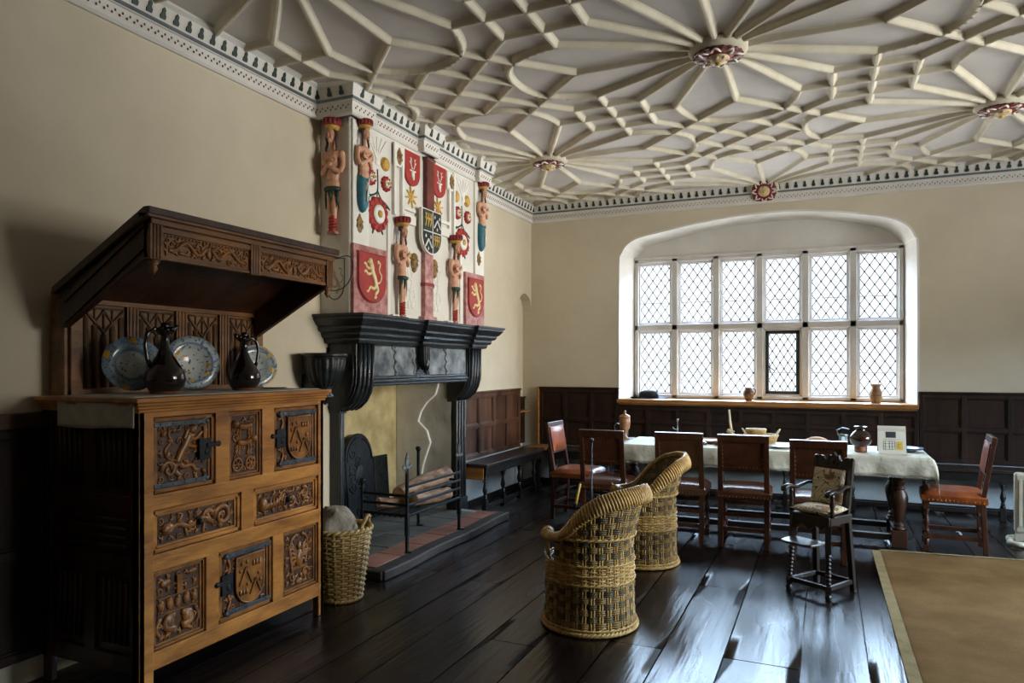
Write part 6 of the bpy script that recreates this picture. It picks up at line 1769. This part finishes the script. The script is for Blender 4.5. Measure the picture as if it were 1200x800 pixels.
# oval basket with two handles, a smaller one inside it
def oval_basket(loc, a, b, h, label, handles, nrow, group='wicker baskets on the table'):
    t = thing('bread_basket', label, 'basket', loc, 8, group)
    m = MB(); n = 34
    for r_ in range(nrow):
        z = .008+h*r_/(nrow-1); k_ = .82+.18*r_/(nrow-1); pts = []
        for k in range(n*3):
            th = 2*PI*k/(n*3); o_ = .004*math.cos(PI*(k/3+r_)); pts.append(((a*k_+o_)*math.cos(th), (b*k_+o_)*math.sin(th), z))
        m.tube(pts, h/(nrow-1)*.55, n=5, closed=True)
    m.prism([(a*.8*math.cos(2*PI*k/24), b*.8*math.sin(2*PI*k/24)) for k in range(24)], .002, .012); m.build('woven_side', 'straw', t)
    m = MB()
    for q in range(2): m.tube([(a*math.cos(th)*(1+.03*math.cos(th*16+q*PI)), b*math.sin(th)*(1+.03*math.cos(th*16+q*PI)), h+.012+.005*math.sin(th*16+q*PI)) for th in [2*PI*k/90 for k in range(90)]], .008, n=6, closed=True)
    m.pieces('rim_strand', 'straw_pale', t)
    if handles:
        for s in (-1, 1):
            m = MB(); 
            for q in range(2): m.tube([(s*(a-.015+.035*math.sin(PI*k/8))+.003*math.cos(k*1.5+q*PI), -.05+.0125*k, h+.012+.055*math.sin(PI*k/8)) for k in range(9)], .006, n=6)
            m.build('handle', 'straw_pale', t)
oval_basket((-.555, 7.02, TT), .145, .10, .075, 'pale oval wicker basket with raised loop handles on the table', True, 9)
oval_basket((-.60, 7.03, TT+.028), .085, .06, .095, 'small straw basket nested inside the oval wicker basket', False, 9)
t = thing('ladle', 'long pale wooden ladle with a forked end lying left of the baskets', 'ladle', (-.76, 6.98, TT+.0)); m = MB(); m.tube([(.1, 0, .07), (-.02, 0, .08), (-.05, 0, .095), (-.075, 0, .115)], [.006, .008, .012, .016], n=8); m.tube([(-.02, 0, .08), (-.06, 0, .045), (-.07, 0, .006)], [.008, .011, .009], n=8); m.build('shaft', 'straw_pale', t)
m = MB(); m.ell((-.08, 0, .115), (.018, .016, .022)); m.build('bowl_end', 'straw_pale', t)
PL = [(0, .004), (.07, .004), (.085, .012), (.12, .018), (.122, .022), (.085, .018), (.07, .01), (0, .01)]
lathe_thing('dinner_plate', PL, 'white_glaze', (-.36, 6.80, TT), 'white plate on the cloth between the third and fourth chair backs', 'plate')
t = thing('bread_loaf', 'round brown bread loaf just showing above the fourth chair back', 'bread', (-.075, 7.0, TT)); m = MB(); m.ell((0, 0, .045), (.1, .08, .048), n=20, m=12); m.build('crust', 'bread', t)
m = MB(); m.lathe(PL, n=28); m.build('board', 'white_glaze', t)
t = thing('glass_tankard', 'clear glass tankard with a metal handle behind the brown jug', 'tankard', (.14, 7.06, TT))
m = MB(); m.lathe([(0, 0), (.038, 0), (.04, .02), (.036, .1), (.038, .12), (.034, .12), (.032, .02), (0, .015)], n=24); m.build('body', 'clear', t)
m = MB(); m.tube([(-.04, 0, .11), (-.05, 0, .15), (-.01, 0, .175), (.05, 0, .165)], .006, n=7); m.lathe([(.039, .1), (.041, .105), (.041, .115), (.039, .12)], n=24, cap=False); m.build('handle', 'pewter', t)
t = thing('brown_jug', 'round-bellied dark brown glazed jar standing near the table front', 'jug', (.27, 6.76, TT))
m = MB(); m.lathe([(.045, .045), (.075, .07), (.088, .105), (.085, .135), (.06, .165), (.042, .18), (.04, .205), (.055, .215), (.05, .217), (.036, .205), (.03, .17)], n=28, cap=False); m.build('body', 'brown_glaze', t)
m = MB(); m.lathe([(0, 0), (.045, 0), (.048, .01), (.05, .05), (.0, .06)], n=24); m.build('foot', 'terracotta', t)
def card():
    t = thing('information_card', 'cream information card with a photo and small plan standing at the table edge', 'card', (.505, 6.70, TT), 4)
    X = T(0, .0, 0) @ RX(-14)
    m = MB(); m.box(-.105, .105, -.002, .002, 0, .235, X); m.box(-.105, .105, .055, .058, 0, .2, RX(10) @ T(0, .02, 0)); m.build('sheet', 'card', t)
    m = MB(); m.box(-.045, .03, -.0035, -.002, .135, .185, X); m.box(-.03, .02, -.005, -.003, .143, .172, X); m.build('printed_photo', 'ink', t)
    m = MB()
    for x in (-.065, -.05, -.02, 0, .02): m.box(x, x+.002, -.0035, -.002, .035, .105, X)
    for z in (.035, .06, .085, .105): m.box(-.065, .02, -.0035, -.002, z, z+.002, X)
    for z in (.20, .207, .12): m.box(-.06, .06, -.003, -.002, z, z+.0015, X)
    m.build('printed_plan', 'ink', t)
    m = MB(); m.box(.033, .078, -.0035, -.002, .035, .105, X); m.build('yellow_square', 'yellow_print', t)
    m = MB(); m.box(.045, .066, -.0045, -.0035, .05, .052, X); m.box(.045, .066, -.0045, -.0035, .08, .082, X); m.box(.045, .047, -.0045, -.0035, .05, .09, X); m.build('yellow_plan_lines', 'ink', t)
card()
for k, (dz, lb) in enumerate(((0, 'lower blue-grey plate of the stack at the right end of the cloth'), (.014, 'upper blue-grey plate, topmost of the stack at the right end of the cloth'))):
    lathe_thing('blue_plate', PL, 'blue_plate', (.63+.008*k, 6.95, TT+dz), lb, 'plate', group='stacked blue-grey plates')

# window sill things
SZ = 1.086
t = thing('felt_hat', 'wide-brimmed black felt hat lying at the left end of the window sill', 'hat', (-1.98, 8.64, SZ))
m = MB(); m.grid(lambda u, v: ((.05+.15*v)*math.cos(2*PI*u)*1.15, (.05+.10*v)*math.sin(2*PI*u), .012+.012*math.sin(4*PI*u)*v), 40, 8, closed_u=True); o = m.build('brim', 'dark_felt', t); s_ = o.modifiers.new('s', 'SOLIDIFY'); s_.thickness = .006
m = MB(); m.lathe([(.11, .01), (.105, .05), (.09, .085), (.05, .1), (0, .092)], S(1.1, .85, 1), n=24); m.build('crown', 'dark_felt', t)
t = thing('sill_jug', 'small squat brown glazed jug in the middle of the window sill', 'jug', (-.81, 8.56, SZ))
m = MB(); m.lathe([(0, 0), (.035, 0), (.05, .03), (.062, .075), (.058, .11), (.04, .135), (.045, .15), (.04, .15), (.03, .13)], n=26, cap=False); m.lathe([(0, .001), (.035, .001)], n=20); m.build('body', 'pot_brown', t)
m = MB(); m.tube([(.045, 0, .14), (.075, 0, .125), (.07, 0, .09), (.058, 0, .07)], .008, n=7); m.build('handle', 'pot_brown', t)
t = thing('sill_vase', 'taller tan earthenware vase at the right end of the window sill', 'vase', (.49, 8.60, SZ))
m = MB(); m.lathe([(0, 0), (.045, 0), (.05, .02), (.062, .07), (.06, .12), (.042, .155), (.04, .175), (.058, .2), (.056, .205), (.035, .178)], n=26, cap=False); m.build('body', 'pot_tan', t)
m = MB(); m.tube([(.062*math.cos(a), .062*math.sin(a), .085) for a in [2*PI*k/30 for k in range(30)]], .003, closed=True, n=5); m.build('ridge', 'pot_brown', t)

# cream appliance at the right edge
t = thing('portable_heater', 'cream plastic portable heater on a base with oval openings, cut by the right edge', 'heater', (1.635, 7.12, 0), -8)
m = MB(); m.box(-.2, .2, -.05, .05, .10, .60, RX(0)); m.build('body', 'cream_plastic', t, bevel=.02)
m = MB()
for k in range(9): m.box(-.17+.04*k, -.15+.04*k, -.056, -.05, .16, .55)
m.build('grille', 'cream_plastic', t, bevel=.002)
m = MB()
for s in (-1, 1):
    for yy in (-.075, .075): m.tube([(s*.175+.062*math.cos(a), yy+.075*math.sin(a), .03) for a in [2*PI*k/24 for k in range(24)]], .02, n=8, closed=True, flat=((0, 0, 1), 1.1))
    m.box(s*.16-.03, s*.16+.03, -.04, .04, .03, .12)
m.pieces('base_foot', 'cream_plastic', t)
m = MB(); m.box(-.12, .12, -.012, .012, .6, .625); m.build('carry_handle', 'cream_plastic', t, bevel=.01)
# ================= daylight and camera =================
w = bpy.data.worlds.new('overcast'); sc.world = w; w.use_nodes = True
nt = w.node_tree; N = nt.nodes; L = nt.links; bg = N['Background']
tc = N.new('ShaderNodeTexCoord'); sp = N.new('ShaderNodeSeparateXYZ'); L.new(tc.outputs['Generated'], sp.inputs[0])
cr = N.new('ShaderNodeValToRGB'); e = cr.color_ramp.elements
mr = N.new('ShaderNodeMapRange'); mr.inputs['From Min'].default_value = -1; mr.inputs['From Max'].default_value = 1
L.new(sp.outputs['Z'], mr.inputs['Value']); L.new(mr.outputs['Result'], cr.inputs['Fac'])
# overcast sky over a pale courtyard: soft band at the horizon, brighter cloud overhead, and an added low glow on the +x side to brighten the room through the side window
e[0].position = 0; e[0].color = (1.2, 1.2, 1.2, 1); e[1].position = 1; e[1].color = (7.5, 9.2, 11.8, 1)
for p, c in ((.40, (4.2, 4.2, 4.3, 1)), (.44, (2.0, 2.05, 2.1, 1)), (.472, (.38, .395, .41, 1)), (.5, (.33, .345, .355, 1)), (.583, (.34, .358, .372, 1)), (.61, (4.8, 6.4, 8.2, 1)), (.72, (8.2, 11, 14.5, 1))):
    q = e.new(p); q.color = c
dt = N.new('ShaderNodeVectorMath'); dt.operation = 'DOT_PRODUCT'; dt.inputs[1].default_value = Vector((1, -.12, .05)).normalized()
L.new(tc.outputs['Generated'], dt.inputs[0])
mx0 = N.new('ShaderNodeMath'); mx0.operation = 'MAXIMUM'; mx0.inputs[1].default_value = 0; L.new(dt.outputs['Value'], mx0.inputs[0])
pw = N.new('ShaderNodeMath'); pw.operation = 'POWER'; pw.inputs[1].default_value = 16; L.new(mx0.outputs[0], pw.inputs[0])
vs_ = N.new('ShaderNodeVectorMath'); vs_.operation = 'SCALE'; vs_.inputs[0].default_value = (SIDE_GLOW*1.06, SIDE_GLOW, SIDE_GLOW*.9); L.new(pw.outputs[0], vs_.inputs['Scale'])
va = N.new('ShaderNodeVectorMath'); va.operation = 'ADD'; L.new(cr.outputs['Color'], va.inputs[0]); L.new(vs_.outputs[0], va.inputs[1])
L.new(va.outputs[0], bg.inputs['Color']); bg.inputs['Strength'].default_value = WORLD
def portal(loc, rot, sx, sy):
    ld = bpy.data.lights.new('window_portal', 'AREA'); ld.shape = 'RECTANGLE'; ld.size = sx; ld.size_y = sy; ld.cycles.is_portal = True
    o = bpy.data.objects.new('window_portal', ld); COL.objects.link(o); o.location = loc; o.rotation_euler = rot
portal((-.71, YB+.52, 1.95), (R(-90), 0, 0), 3.0, 1.8)
for a, b in SIDEW: portal((XR+.36, (a+b)/2, (SZ0+SZ1)/2), (R(90), 0, R(90)), b-a, SZ1-SZ0)
cd = bpy.data.cameras.new('camera'); cam = bpy.data.objects.new('camera', cd); COL.objects.link(cam)
cam.location = (0, 0, 1.5); cam.rotation_euler = (R(90), 0, R(23.76))
cd.sensor_width = 36; cd.lens = 36*836/1200; cd.shift_y = 27/1200; cd.clip_start = .05
sc.camera = cam
sc.view_settings.view_transform = 'Standard'; sc.view_settings.look = 'None'; sc.view_settings.gamma = 1; sc.view_settings.exposure = EXPO
sc.view_settings.use_curve_mapping = False
sc.cycles.use_denoising = True; sc.cycles.max_bounces = 10; sc.cycles.diffuse_bounces = 6; sc.cycles.glossy_bounces = 4; sc.cycles.transparent_max_bounces = 12
sc.cycles.sample_clamp_indirect = 8
